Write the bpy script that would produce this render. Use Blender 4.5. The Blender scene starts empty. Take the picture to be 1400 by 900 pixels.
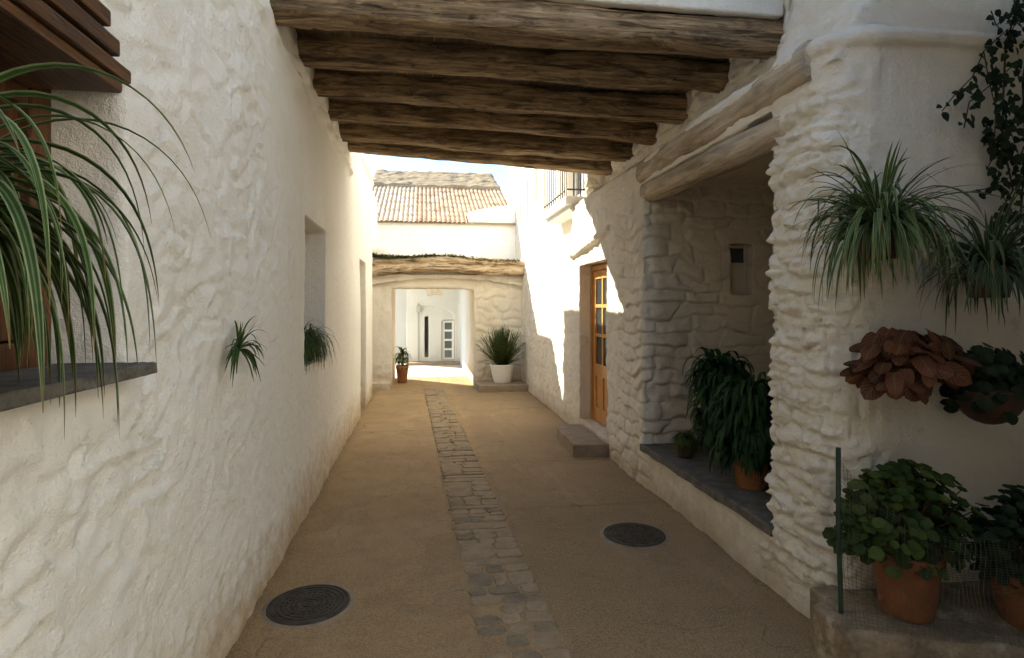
import bpy, bmesh, math, random
import numpy as np
from mathutils import Vector, Matrix
R = math.radians
random.seed(7)
scene = bpy.context.scene
COL = scene.collection
TH = math.atan(0.1525); CT = math.cos(TH); ST = math.sin(TH); F = 800.0; CAMZ = 1.6

def at(u, v, x=None, y=None, z=None):
    """world point seen at photo position u, v that lies on the plane x=, y= or z="""
    cr = (u - 700) / F; cu = (418 - v) / F
    dx = cr * CT + ST; dy = -cr * ST + CT
    if x is not None: t = x / dx
    elif y is not None: t = y / dy
    else: t = (z - CAMZ) / cu
    return Vector((dx * t, dy * t, CAMZ + cu * t))

# ------------------------------------------------------------------ numpy noise
def _hash(ix, iy, iz, seed):
    with np.errstate(over='ignore'):
        h = (ix.astype(np.uint32) * np.uint32(374761393) + iy.astype(np.uint32) * np.uint32(668265263)
             + iz.astype(np.uint32) * np.uint32(2147483647) + np.uint32((seed * 974634777 + 12345) & 0xffffffff))
        h = (h ^ (h >> np.uint32(13))) * np.uint32(1274126177)
        h = (h ^ (h >> np.uint32(15))) * np.uint32(2246822519)
        h = h ^ (h >> np.uint32(16))
    return h.astype(np.float64) / 4294967295.0

def vnoise(p, seed=0):
    i = np.floor(p).astype(np.int64); f = p - i
    f = f * f * f * (f * (f * 6 - 15) + 10)
    x, y, z = i[:, 0], i[:, 1], i[:, 2]; fx, fy, fz = f[:, 0], f[:, 1], f[:, 2]
    def H(a, b, c): return _hash(x + a, y + b, z + c, seed)
    a = H(0,0,0)*(1-fx)+H(1,0,0)*fx; b = H(0,1,0)*(1-fx)+H(1,1,0)*fx
    c = H(0,0,1)*(1-fx)+H(1,0,1)*fx; d = H(0,1,1)*(1-fx)+H(1,1,1)*fx
    return ((a*(1-fy)+b*fy)*(1-fz)+(c*(1-fy)+d*fy)*fz)*2-1

def fbm(p, octv=4, seed=0, gain=.5):
    out = np.zeros(len(p)); a = 1.0; s = 0.0
    for k in range(octv):
        out += a * vnoise(p * (2.03 ** k) + k * 17.3, seed + k); s += a; a *= gain
    return out / s

def sstep(a, b, x):
    t = np.clip((x - a) / (b - a), 0, 1); return t * t * (3 - 2 * t)

def stones(s, z, rowh=.12, w=.26, seed=3, ez=2.6, es=4):
    """pillow shaped rubble courses over a wall: 0 in the joints, about 1 on the stones"""
    q = np.stack([s * 2.1, z * 2.1, s * 0], 1)
    zz = z / rowh + .55 * vnoise(q, seed) + .25 * vnoise(q * 3, seed + 1)
    r = np.floor(zz); fz = zz - r
    hr = _hash(r.astype(np.int64), np.full(len(r), 5), np.full(len(r), 9), seed)
    ss = s / (w * (.65 + .8 * hr)) + hr * 37 + .22 * vnoise(q * 2.3, seed + 2)
    c = np.floor(ss); fs = ss - c
    hs = _hash(r.astype(np.int64), c.astype(np.int64), np.full(len(r), 2), seed)
    pil = np.sqrt(np.clip(1 - np.abs(2 * fz - 1) ** ez, 0, 1)) * np.sqrt(np.clip(1 - np.abs(2 * fs - 1) ** es, 0, 1))
    return pil * (.55 + .6 * hs) * (1.2 - .5*fz)

# ------------------------------------------------------------------ object helpers
def thing(name, label, cat, loc=(0, 0, 0), group=None):
    o = bpy.data.objects.new(name, None); o.empty_display_size = .1
    COL.objects.link(o); o.location = loc
    o['label'] = label; o['category'] = cat
    if group: o['group'] = group
    return o

def tag(o, label, cat, group=None):
    o['label'] = label; o['category'] = cat
    if group: o['group'] = group
    return o

def root_loc(p):
    v = Vector((0, 0, 0))
    while p is not None: v += p.location; p = p.parent
    return v

def link(name, me, mat, parent=None, smooth=False):
    """one mesh object; vertices are given in world space and moved into the parent's"""
    o = bpy.data.objects.new(name, me); COL.objects.link(o)
    if mat is not None and not me.materials:
        for m in (mat if isinstance(mat, (list, tuple)) else [mat]): me.materials.append(m)
    if parent is not None:
        l = root_loc(parent)
        if l.length > 0: me.transform(Matrix.Translation(-l))
        o.parent = parent
    if smooth:
        me.polygons.foreach_set('use_smooth', [True] * len(me.polygons)); me.update()
    return o

def struct(o):
    o['kind'] = 'structure'; return o

class MB:
    """collects vertices, faces, uvs and a per-vertex tint for one mesh"""
    def __init__(s): s.v = []; s.f = []; s.uv = []; s.t = []; s.mi = []
    def add(s, verts, faces, uvs=None, tint=.5, mi=0):
        n = len(s.v); s.v += [tuple(p) for p in verts]; s.t += [tint] * len(verts)
        s.uv += uvs if uvs else [(0, 0)] * len(verts)
        for f in faces: s.f.append(tuple(i + n for i in f)); s.mi.append(mi)
    def box(s, a, b, tint=.5, mi=0, rz=0, c=None):
        x0, y0, z0 = a; x1, y1, z1 = b
        P = [(x0,y0,z0),(x1,y0,z0),(x1,y1,z0),(x0,y1,z0),(x0,y0,z1),(x1,y0,z1),(x1,y1,z1),(x0,y1,z1)]
        if rz:
            cx, cy = c or ((x0+x1)/2, (y0+y1)/2)
            P = [(cx+(x-cx)*math.cos(rz)-(y-cy)*math.sin(rz), cy+(x-cx)*math.sin(rz)+(y-cy)*math.cos(rz), z) for x,y,z in P]
        s.add(P, [(0,3,2,1),(4,5,6,7),(0,1,5,4),(1,2,6,5),(2,3,7,6),(3,0,4,7)], None, tint, mi)
    def prism(s, poly, axis, a, b, tint=.5, mi=0):
        """poly in the two other axes, extruded along axis from a to b"""
        n = len(poly)
        def P(q, t):
            if axis == 'y': return (q[0], t, q[1])
            if axis == 'x': return (t, q[0], q[1])
            return (q[0], q[1], t)
        V = [P(q, a) for q in poly] + [P(q, b) for q in poly]
        Fs = [tuple(range(n)), tuple(range(2*n-1, n-1, -1))] + [(i, i+n, (i+1) % n + n, (i+1) % n) for i in range(n)]
        s.add(V, Fs, None, tint, mi)
    def tube(s, pts, r, n=8, tint=.5, mi=0, cap=True):
        pts = [Vector(p) for p in pts]; k = len(pts)
        rr = r if isinstance(r, (list, tuple)) else [r] * k
        V = []; up = Vector((0, 0, 1)); X = None
        for i, p in enumerate(pts):
            d = (pts[min(i+1, k-1)] - pts[max(i-1, 0)]).normalized()
            if X is None:
                X = d.cross(up)
                if X.length < .05: X = d.cross(Vector((1, 0, 0)))
            X = (X - d * X.dot(d)).normalized(); Y = d.cross(X)
            for j in range(n):
                a = 2 * math.pi * j / n
                V.append(p + (X * math.cos(a) + Y * math.sin(a)) * rr[i])
        Fs = [(i*n+j, i*n+(j+1) % n, (i+1)*n+(j+1) % n, (i+1)*n+j) for i in range(k-1) for j in range(n)]
        if cap: Fs += [tuple(range(n-1, -1, -1)), tuple(range((k-1)*n, k*n))]
        s.add(V, Fs, None, tint, mi)
    def lathe(s, prof, c=(0, 0, 0), n=40, tint=.5, mi=0):
        V = []; k = len(prof)
        for r, z in prof:
            for j in range(n):
                a = 2 * math.pi * j / n
                V.append((c[0] + r*math.cos(a), c[1] + r*math.sin(a), c[2] + z))
        Fs = [(i*n+j, i*n+(j+1) % n, (i+1)*n+(j+1) % n, (i+1)*n+j) for i in range(k-1) for j in range(n)]
        s.add(V, Fs, None, tint, mi)
    def ribbon(s, p, d, L, w, droop=1.0, n=9, fold=.25, tint=.5, tw=0.0, floor=None, wall=None):
        """a strap leaf that starts along d and bends down under its weight"""
        p = Vector(p); d = Vector(d).normalized(); ds = L / n; V = []; U = []
        up = Vector((0, 0, 1)); side0 = None; kink = random.randint(int(n*.45), n-2) if n >= 12 and random.random() < .07 else 0
        for i in range(n + 1):
            t = i / n
            side = d.cross(up)
            if side.length < .12: side = side0 if side0 is not None else Vector((random.uniform(-1,1), random.uniform(-1,1), 0))
            side = side.normalized()
            if side0 is not None: side = (side0 * .5 + side * .5).normalized()
            side0 = side
            nr = side.cross(d).normalized()
            if tw: side = (side * math.cos(tw*t) + nr * math.sin(tw*t)); nr = side.cross(d).normalized()
            hw = w * .5 * min(1, .45 + 2.2*t) * (1 - t**2.4) + .0006
            V += [p - side*hw + nr*hw*fold, p.copy(), p + side*hw + nr*hw*fold]
            U += [(0, t), (.5, t), (1, t)]
            p = p + d * ds
            if floor is not None and p.z < floor: p.z = floor + .004
            if wall is not None and p.y > wall: p.y = wall - .004
            if kink and i == kink: d = (d + Vector((random.uniform(-.5, .5), random.uniform(-.5, .5), -1.6))).normalized()
            d = (d + Vector((0, 0, -1)) * droop * ds * (1.2 + 2.2*t) / max(L, .05)).normalized()
        Fs = []
        for i in range(n):
            a = i*3; Fs += [(a, a+1, a+4, a+3), (a+1, a+2, a+5, a+4)]
        s.add(V, Fs, U, tint)
    def leaf(s, p, d, nrm, L, W, shape='ovate', cup=.2, droop=.3, tint=.5, n=5):
        """a flat leaf with a midrib, from p along d, its face towards nrm"""
        p = Vector(p); d = Vector(d).normalized(); nrm = Vector(nrm)
        side = d.cross(nrm)
        if side.length < .05: side = d.cross(Vector((.3, .2, 1)))
        side.normalize(); nr = side.cross(d).normalized(); V = []; U = []
        for i in range(n + 1):
            t = i / n
            if shape == 'ovate': hw = math.sin(math.pi * t**.75) ** .8
            elif shape == 'heart': hw = (1 - t)**.62 * (.72 + 1.1*t) if t > 0 else .62
            else: hw = math.sin(math.pi * t) ** .7
            hw = hw * W * .5 + .0004
            q = p + d*(L*t) - nr*(droop*L*t*t)
            V += [q - side*hw + nr*hw*cup, q - nr*.0, q + side*hw + nr*hw*cup]; U += [(0, t), (.5, t), (1, t)]
        Fs = []
        for i in range(n):
            a = i*3; Fs += [(a, a+1, a+4, a+3), (a+1, a+2, a+5, a+4)]
        s.add(V, Fs, U, tint)
    def disc_leaf(s, p, nrm, r, tint=.5, n=15, cup=.25):
        """a round scalloped geranium leaf"""
        nrm = Vector(nrm).normalized(); a = nrm.cross(Vector((.2, .1, 1)))
        if a.length < .05: a = nrm.cross(Vector((1, 0, 0)))
        a.normalize(); b = nrm.cross(a); p = Vector(p); V = [p]; U = [(.5, 0)]
        ph = random.uniform(0, 6.28)
        for ring, k in ((.55, 1), (1.0, 2)):
            for j in range(n):
                th = 2*math.pi*j/n + ph
                rr = r*ring*(1 + (.09*math.cos(5*(th-ph)*1.4) if k == 2 else 0))
                V.append(p + (a*math.cos(th) + b*math.sin(th))*rr + nrm*(cup*r*ring*ring + random.uniform(-.05, .05)*r)); U.append((.5, ring))
        Fs = [(0, 1+j, 1+(j+1) % n) for j in range(n)] + [(1+j, 1+n+j, 1+n+(j+1) % n, 1+(j+1) % n) for j in range(n)]
        s.add(V, Fs, U, tint)
    def mesh(s, name='m'):
        me = bpy.data.meshes.new(name); me.from_pydata(s.v, [], s.f); me.update()
        li = np.zeros(len(me.loops), dtype=np.int32); me.loops.foreach_get('vertex_index', li)
        uv = me.uv_layers.new(name='UVMap')
        uv.data.foreach_set('uv', np.array(s.uv, dtype=np.float32)[li].ravel())
        at_ = me.attributes.new('tint', 'FLOAT', 'POINT'); at_.data.foreach_set('value', np.array(s.t, dtype=np.float32))
        me.polygons.foreach_set('material_index', s.mi)
        return me
    def build(s, name, mat, parent=None, smooth=False):
        return link(name, s.mesh(name), mat, parent, smooth)

def bevelled(mb, w=.01, seg=2):
    me = mb.mesh('t'); bm = bmesh.new(); bm.from_mesh(me)
    bmesh.ops.recalc_face_normals(bm, faces=bm.faces)
    bmesh.ops.bevel(bm, geom=bm.edges[:], offset=w, segments=seg, affect='EDGES', profile=.6)
    bm.to_mesh(me); bm.free(); return me

def solid(name, mb, voxel, disp, mat, parent=None, sm=0):
    """closed shapes melted into one plaster skin, then pushed in and out by disp(points, normals)"""
    me = mb.mesh(name); bm = bmesh.new(); bm.from_mesh(me)
    bmesh.ops.recalc_face_normals(bm, faces=bm.faces); bm.to_mesh(me); bm.free()
    o = bpy.data.objects.new('tmp', me); COL.objects.link(o)
    m = o.modifiers.new('r', 'REMESH'); m.mode = 'VOXEL'; m.voxel_size = voxel
    if sm:
        m2 = o.modifiers.new('s', 'SMOOTH'); m2.iterations = sm; m2.factor = .5
    dg = bpy.context.evaluated_depsgraph_get()
    me2 = bpy.data.meshes.new_from_object(o.evaluated_get(dg))
    bpy.data.objects.remove(o); bpy.data.meshes.remove(me)
    n = len(me2.vertices); co = np.zeros(n*3); no = np.zeros(n*3)
    me2.vertices.foreach_get('co', co); me2.vertices.foreach_get('normal', no)
    co = co.reshape(-1, 3); no = no.reshape(-1, 3)
    h = disp(co, no)
    co2 = co + no * h[:, None]
    me2.vertices.foreach_set('co', co2.ravel()); me2.update(); me2.name = name
    me2.materials.clear()
    return link(name, me2, mat, parent, True)

# ------------------------------------------------------------------ materials
def newmat(name):
    m = bpy.data.materials.new(name); m.use_nodes = True
    nt = m.node_tree; nt.nodes.clear()
    out = nt.nodes.new('ShaderNodeOutputMaterial'); b = nt.nodes.new('ShaderNodeBsdfPrincipled')
    nt.links.new(b.outputs[0], out.inputs[0]); return m, nt, b, out

class NT:
    def __init__(s, nt): s.nt = nt
    def n(s, t, **kw):
        x = s.nt.nodes.new('ShaderNode' + t)
        for k, v in kw.items(): setattr(x, k, v)
        return x
    def l(s, a, b): s.nt.links.new(a, b)
    def pos(s, scale=(1, 1, 1), obj=False, rot=(0, 0, 0)):
        src = s.n('TexCoord').outputs['Object'] if obj else s.n('NewGeometry').outputs['Position']
        m = s.n('Mapping'); m.inputs['Scale'].default_value = scale; m.inputs['Rotation'].default_value = rot
        s.l(src, m.inputs['Vector']); return m.outputs[0]
    def noise(s, vec, scale=5, detail=4, rough=.55, dist=0, typ=None):
        x = s.n('TexNoise'); x.inputs['Scale'].default_value = scale; x.inputs['Detail'].default_value = detail
        x.inputs['Roughness'].default_value = rough; x.inputs['Distortion'].default_value = dist
        s.l(vec, x.inputs['Vector']); return x.outputs['Fac']
    def ramp(s, fac, stops):
        x = s.n('ValToRGB'); e = x.color_ramp.elements
        e[0].position, e[0].color = stops[0][0], (*stops[0][1], 1)
        e[1].position, e[1].color = stops[-1][0], (*stops[-1][1], 1)
        for p, c in stops[1:-1]:
            k = e.new(p); k.color = (*c, 1)
        s.l(fac, x.inputs[0]); return x.outputs[0]
    def mix(s, fac, a, b, typ='MIX'):
        x = s.n('Mix', data_type='RGBA', blend_type=typ)
        for v, i in ((fac, 0), (a, 6), (b, 7)):
            if hasattr(v, 'links'): s.l(v, x.inputs[i])
            else: x.inputs[i].default_value = v if i == 0 else (*v, 1)
        return x.outputs[2]
    def math(s, op, a, b=0, c=None, clamp=False):
        x = s.n('Math', operation=op, use_clamp=clamp)
        for v, i in ((a, 0), (b, 1), (c, 2)):
            if v is None: continue
            if hasattr(v, 'links'): s.l(v, x.inputs[i])
            else: x.inputs[i].default_value = v
        return x.outputs[0]
    def bump(s, h, strength=.5, dist=.01, nrm=None):
        x = s.n('Bump'); x.inputs['Strength'].default_value = strength; x.inputs['Distance'].default_value = dist
        s.l(h, x.inputs['Height'])
        if nrm is not None: s.l(nrm, x.inputs['Normal'])
        return x.outputs[0]
    def sep(s, vec):
        x = s.n('SeparateXYZ'); s.l(vec, x.inputs[0]); return x.outputs

def plaster(name, c1, c2, dirt=(.42, .31, .19), dirt_h=.35, dirt_amt=.8, bump=.9, flake=0.0, niche=None):
    m, nt, b, out = newmat(name); N = NT(nt); P = N.pos()
    big = N.noise(P, 1.3, 5, .6); mid = N.noise(P, 9, 5, .6); fine = N.noise(P, 70, 4, .65); vf = N.noise(P, 240, 2, .6)
    col = N.mix(N.ramp(big, [(.35, (0,)*3), (.68, (1,)*3)]), c1, c2)
    col = N.mix(N.math('MULTIPLY', N.ramp(mid, [(.55, (0,)*3), (.75, (1,)*3)]), .35), col, tuple(x*.86 for x in c1))
    streak = N.noise(N.pos((7, 7, .7)), 1.2, 5, .6)
    col = N.mix(N.math('MULTIPLY', N.ramp(streak, [(.56, (0,)*3), (.78, (1,)*3)]), .28), col, tuple(x*y for x, y in zip(c1, (.80, .72, .60))))
    z = N.sep(P)[2]
    dz = N.math('SUBTRACT', 1, N.math('DIVIDE', z, dirt_h)); dz = N.math('ADD', dz, N.math('MULTIPLY', N.math('SUBTRACT', mid, .5), 1.6))
    dz = N.math('ADD', dz, N.math('MULTIPLY', N.math('SUBTRACT', big, .5), 1.0))
    dz = N.math('MULTIPLY', N.math('MINIMUM', N.math('MAXIMUM', dz, 0), 1), dirt_amt)
    col = N.mix(dz, col, dirt)
    if niche:     # darker tan plaster colour inside the niche
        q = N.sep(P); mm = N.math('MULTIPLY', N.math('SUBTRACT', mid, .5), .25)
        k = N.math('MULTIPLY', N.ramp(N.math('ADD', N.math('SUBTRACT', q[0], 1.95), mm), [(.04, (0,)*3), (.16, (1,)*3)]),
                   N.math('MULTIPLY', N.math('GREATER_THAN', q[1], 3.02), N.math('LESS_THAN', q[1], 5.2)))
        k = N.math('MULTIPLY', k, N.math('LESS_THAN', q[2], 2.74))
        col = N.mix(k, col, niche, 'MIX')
    if flake:
        fl = N.noise(P, 5.5, 6, .7)
        k = N.math('MULTIPLY', N.ramp(fl, [(.62, (0,)*3), (.66, (1,)*3)]), flake)
        col = N.mix(k, col, (.33, .24, .15))
    N.l(col, b.inputs['Base Color']); b.inputs['Roughness'].default_value = .9
    b.inputs['Specular IOR Level'].default_value = .15
    h = N.math('ADD', N.math('MULTIPLY', mid, .9), N.math('MULTIPLY', fine, .35)); h = N.math('ADD', h, N.math('MULTIPLY', vf, .12))
    N.l(N.bump(h, bump, .022), b.inputs['Normal']); return m

def wood(name, dark, light, axis=0, scale=1.0, bump=.6, rough=.75, dist=.006, pale=None, obj=False, mott=0.0):
    m, nt, b, out = newmat(name); N = NT(nt)
    sc = [26*scale]*3; sc[axis] = 1.6*scale
    P = N.pos(tuple(sc), obj); g = N.noise(P, 1, 6, .65, .6); sc2 = [90*scale]*3; sc2[axis] = 3*scale
    g2 = N.noise(N.pos(tuple(sc2), obj), 1, 3, .6)
    big = N.noise(N.pos(obj=obj), 2.2, 4, .6)
    f = N.math('ADD', N.math('MULTIPLY', g, .6), N.math('MULTIPLY', g2, .4))
    col = N.ramp(f, [(.34, dark), (.5, tuple((a+c)/2 for a, c in zip(dark, light))), (.64, light)])
    col = N.mix(N.math('MULTIPLY', N.ramp(big, [(.42, (0,)*3), (.7, (1,)*3)]), .5), col, pale or tuple(x*.6 for x in dark))
    if mott:      # wormy, sooty streaks of old timber
        sc3 = [14]*3; sc3[axis] = 2.6
        k = N.noise(N.pos(tuple(sc3), obj), 1, 5, .7, 1.2)
        col = N.mix(N.math('MULTIPLY', N.ramp(k, [(.50, (0,)*3), (.62, (1,)*3)]), mott), col, tuple(x*.45 for x in dark))
        col = N.mix(N.math('MULTIPLY', N.ramp(k, [(.34, (1,)*3), (.44, (0,)*3)]), mott*.7), col, tuple(x*1.25 for x in light))
    N.l(col, b.inputs['Base Color']); b.inputs['Roughness'].default_value = rough; b.inputs['Specular IOR Level'].default_value = .3
    crack = N.ramp(g, [(.30, (0,)*3), (.42, (1,)*3)])
    h = N.math('ADD', N.math('MULTIPLY', f, 1.0), N.math('MULTIPLY', crack, .6))
    N.l(N.bump(h, bump, dist), b.inputs['Normal']); return m

def stone(name, c1, c2, scale=14, bump=.6, rough=.85, spots=None):
    m, nt, b, out = newmat(name); N = NT(nt); P = N.pos()
    a = N.noise(P, scale, 6, .65); g = N.noise(P, scale*6, 4, .6)
    col = N.ramp(N.math('ADD', N.math('MULTIPLY', a, .65), N.math('MULTIPLY', g, .35)), [(.35, c1), (.65, c2)])
    if spots:
        s_ = N.noise(P, scale*.5, 5, .7); col = N.mix(N.ramp(s_, [(.55, (0,)*3), (.66, (1,)*3)]), col, spots)
    N.l(col, b.inputs['Base Color']); b.inputs['Roughness'].default_value = rough; b.inputs['Specular IOR Level'].default_value = .25
    N.l(N.bump(N.math('ADD', a, N.math('MULTIPLY', g, .5)), bump, .008), b.inputs['Normal']); return m

def plain(name, c, rough=.5, metal=0, spec=.5, var=.15, scale=20):
    m, nt, b, out = newmat(name); N = NT(nt)
    a = N.noise(N.pos(), scale, 5, .6)
    N.l(N.ramp(a, [(.3, tuple(x*(1-var) for x in c)), (.7, tuple(min(1, x*(1+var)) for x in c))]), b.inputs['Base Color'])
    b.inputs['Roughness'].default_value = rough; b.inputs['Metallic'].default_value = metal; b.inputs['Specular IOR Level'].default_value = spec
    N.l(N.bump(a, .15, .004), b.inputs['Normal']); return m

def foliage(name, dark, light, stripe=None, rough=.45, transl=.25, vein=None, tip=None):
    m, nt, b, out = newmat(name); N = NT(nt)
    tn = N.n('Attribute', attribute_name='tint').outputs['Fac']
    col = N.ramp(tn, [(0, dark), (1, light)])
    uv = N.n('UVMap', uv_map='UVMap').outputs[0]; X = N.sep(uv)
    c = N.math('ABSOLUTE', N.math('SUBTRACT', X[0], .5))
    if stripe:
        edge = N.ramp(c, [(.30, (0,)*3), (.40, (1,)*3)])
        mid = N.ramp(c, [(.05, (1,)*3), (.10, (0,)*3)])
        f = N.math('MULTIPLY', N.math('MAXIMUM', edge, N.math('MULTIPLY', mid, .45)), .68)
        col = N.mix(f, col, stripe)
    if vein:
        w = N.n('TexWave', wave_type='BANDS'); w.inputs['Scale'].default_value = 1.0
        vv = N.math('SINE', N.math('MULTIPLY', N.math('SUBTRACT', X[1], N.math('MULTIPLY', c, .9)), 34))
        f = N.ramp(vv, [(.55, (0,)*3), (.95, (1,)*3)])
        f = N.math('MAXIMUM', f, N.ramp(c, [(.02, (1,)*3), (.07, (0,)*3)]))
        col = N.mix(N.math('MULTIPLY', f, .7), col, vein)
    if tip:
        tf = N.math('ADD', X[1], N.math('MULTIPLY', N.math('SUBTRACT', tn, .6), .14))
        col = N.mix(N.ramp(tf, [(.84, (0,)*3), (.98, (1,)*3)]), col, tip)
    pn = N.noise(N.pos(), 30, 3, .6)
    col = N.mix(N.math('MULTIPLY', N.ramp(pn, [(.4, (0,)*3), (.7, (1,)*3)]), .3), col, tuple(x*.5 for x in dark))
    N.l(col, b.inputs['Base Color']); b.inputs['Roughness'].default_value = rough + .1; b.inputs['Specular IOR Level'].default_value = .2
    t = N.n('BsdfTranslucent'); N.l(col, t.inputs[0]); mx = N.n('MixShader'); mx.inputs[0].default_value = transl
    N.l(b.outputs[0], mx.inputs[1]); N.l(t.outputs[0], mx.inputs[2]); N.l(mx.outputs[0], out.inputs[0])
    return m

def pavement_mat(name):
    m, nt, b, out = newmat(name); N = NT(nt); P = N.pos()
    big = N.noise(P, .9, 5, .6); mid = N.noise(P, 5, 5, .6, .4); grit = N.noise(P, 110, 4, .75); gr2 = N.noise(P, 420, 2, .7)
    col = N.mix(N.ramp(big, [(.35, (0,)*3), (.65, (1,)*3)]), (.40, .255, .122), (.48, .33, .175))
    col = N.mix(N.math('MULTIPLY', N.ramp(mid, [(.45, (0,)*3), (.7, (1,)*3)]), .45), col, (.29, .205, .125))
    X = N.sep(P)
    # reddish brown strip along the left house, greyer concrete on the other side of the channel
    rgt = N.math('MULTIPLY', N.ramp(N.math('ADD', X[0], N.math('MULTIPLY', mid, .5)), [(.75, (0,)*3), (.95, (1,)*3)]), .55)
    col = N.mix(rgt, col, (.28, .195, .112))
    lft = N.math('ADD', N.math('SUBTRACT', -.62, X[0]), N.math('MULTIPLY', N.math('SUBTRACT', mid, .5), .7))
    col = N.mix(N.math('MULTIPLY', N.ramp(N.math('MULTIPLY', lft, 4), [(0, (0,)*3), (1, (1,)*3)]), .55), col, (.42, .26, .10))
    # worn patches, dark scuffs and hairline cracks
    wr = N.noise(P, 2.1, 6, .7, .8); col = N.mix(N.math('MULTIPLY', N.ramp(wr, [(.52, (0,)*3), (.60, (1,)*3)]), .35), col, (.25, .165, .085))
    wr2 = N.noise(N.pos((1.6, .5, 1)), 1.7, 5, .65); col = N.mix(N.math('MULTIPLY', N.ramp(wr2, [(.55, (0,)*3), (.68, (1,)*3)]), .40), col, (.52, .38, .23))
    vo = N.n('TexVoronoi', feature='DISTANCE_TO_EDGE'); vo.inputs['Scale'].default_value = .9
    wv = N.n('VectorMath', operation='ADD'); N.l(P, wv.inputs[0]); nz = N.n('TexNoise'); nz.inputs['Scale'].default_value = 3; N.l(P, nz.inputs['Vector'])
    sc_ = N.n('VectorMath', operation='SCALE'); sc_.inputs['Scale'].default_value = .5; N.l(nz.outputs['Color'], sc_.inputs[0]); N.l(sc_.outputs[0], wv.inputs[1]); N.l(wv.outputs[0], vo.inputs['Vector'])
    ck = N.math('MULTIPLY', N.ramp(vo.outputs['Distance'], [(.002, (1,)*3), (.006, (0,)*3)]), N.ramp(big, [(.48, (0,)*3), (.56, (1,)*3)]))
    col = N.mix(N.math('MULTIPLY', ck, .6), col, (.10, .065, .035))
    # cast joints across the slabs beside the channel
    for yj, sl, lo, hi in ((5.95, .03, .50, 2.2), (9.0, 0, .42, 2.2), (7.6, .02, -1, .13)):
        dj = N.math('ABSOLUTE', N.math('SUBTRACT', N.math('ADD', X[1], N.math('ADD', N.math('MULTIPLY', X[0], sl), N.math('MULTIPLY', N.math('SUBTRACT', mid, .5), .08))), yj))
        mk = N.math('MULTIPLY', N.math('GREATER_THAN', X[0], lo), N.math('LESS_THAN', X[0], hi))
        col = N.mix(N.math('MULTIPLY', N.math('MULTIPLY', N.ramp(dj, [(.005, (1,)*3), (.014, (0,)*3)]), mk), .5), col, (.11, .07, .035))
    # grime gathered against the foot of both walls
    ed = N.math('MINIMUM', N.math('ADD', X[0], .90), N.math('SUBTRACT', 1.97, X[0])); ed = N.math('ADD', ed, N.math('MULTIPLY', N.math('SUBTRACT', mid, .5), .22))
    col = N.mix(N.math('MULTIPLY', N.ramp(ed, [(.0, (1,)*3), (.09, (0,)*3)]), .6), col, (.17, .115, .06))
    sp = N.math('ADD', N.math('MULTIPLY', grit, .6), N.math('MULTIPLY', gr2, .4))
    col = N.mix(N.math('MULTIPLY', N.ramp(sp, [(.50, (0,)*3), (.62, (1,)*3)]), .75), col, (.56, .43, .28))
    col = N.mix(N.math('MULTIPLY', N.ramp(sp, [(.38, (1,)*3), (.48, (0,)*3)]), .75), col, (.12, .075, .04))
    N.l(col, b.inputs['Base Color']); b.inputs['Roughness'].default_value = .82; b.inputs['Specular IOR Level'].default_value = .25
    N.l(N.bump(N.math('ADD', N.math('MULTIPLY', sp, 1.2), mid), .8, .012), b.inputs['Normal']); return m

WHITE = (.82, .79, .735); CREAM = (.77, .73, .66)
M_left = plaster('left_plaster', WHITE, CREAM, dirt=(.46, .33, .18), dirt_h=.42, dirt_amt=.85)
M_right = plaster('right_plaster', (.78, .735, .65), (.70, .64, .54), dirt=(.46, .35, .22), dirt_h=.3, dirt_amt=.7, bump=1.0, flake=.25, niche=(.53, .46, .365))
M_upper = plaster('upper_plaster', (.84, .835, .82), (.80, .79, .77), dirt_amt=0, bump=.3)
M_arch = plaster('arch_plaster', (.80, .755, .67), (.71, .64, .53), dirt=(.40, .29, .17), dirt_h=.5, dirt_amt=.8, bump=.8, flake=.3)
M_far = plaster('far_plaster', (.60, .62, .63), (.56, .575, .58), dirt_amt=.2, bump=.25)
M_beam = wood('old_beam_wood', (.105, .066, .035), (.52, .37, .22), 0, .8, 1.0, .8, .03, mott=.75)
M_log = wood('limewashed_log', (.25, .18, .11), (.55, .46, .35), 1, .7, .9, .85, .02, pale=(.60, .54, .45), mott=.35)
M_board = wood('ceiling_board_wood', (.09, .06, .035), (.27, .19, .115), 1, 1, .6, .85)
M_win = wood('window_wood', (.045, .016, .006), (.17, .070, .025), 2, 1.2, .35, .45, .003, obj=False)
M_cornice = wood('cornice_wood', (.035, .015, .006), (.17, .075, .028), 1, 1.2, .8, .5, .012, mott=.5)
M_door = wood('door_wood', (.42, .185, .050), (.66, .35, .125), 2, 1.3, .3, .42, .002, pale=(.38, .16, .045))
M_lintel = wood('weathered_lintel', (.21, .125, .055), (.72, .57, .39), 0, .6, 1.0, .9, .04, pale=(.66, .55, .40), mott=.8)
M_sill = stone('slate_sill', (.055, .05, .042), (.17, .155, .13), 12, .7)
M_step = stone('step_stone', (.22, .17, .12), (.36, .29, .21), 9, .6)
M_ledge = stone('ledge_stone', (.15, .115, .075), (.34, .27, .185), 8, .9, spots=(.45, .38, .28))
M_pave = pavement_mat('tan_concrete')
M_slab = stone('channel_stone', (.25, .18, .11), (.42, .32, .21), 7, .8, spots=(.36, .24, .13))
M_dslab = stone('dark_channel_stone', (.17, .13, .09), (.31, .24, .155), 8, .8)
M_iron = stone('cast_iron', (.020, .016, .011), (.085, .065, .045), 22, .6, .6)
M_terra = stone('terracotta', (.18, .066, .028), (.29, .118, .050), 6, .25, .8, spots=(.36, .20, .12))
M_dpot = plain('dark_pot', (.06, .03, .018), .6, 0, .3, .3, 9)
M_ceram = plain('white_ceramic', (.78, .77, .74), .35, 0, .5, .04)
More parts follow.
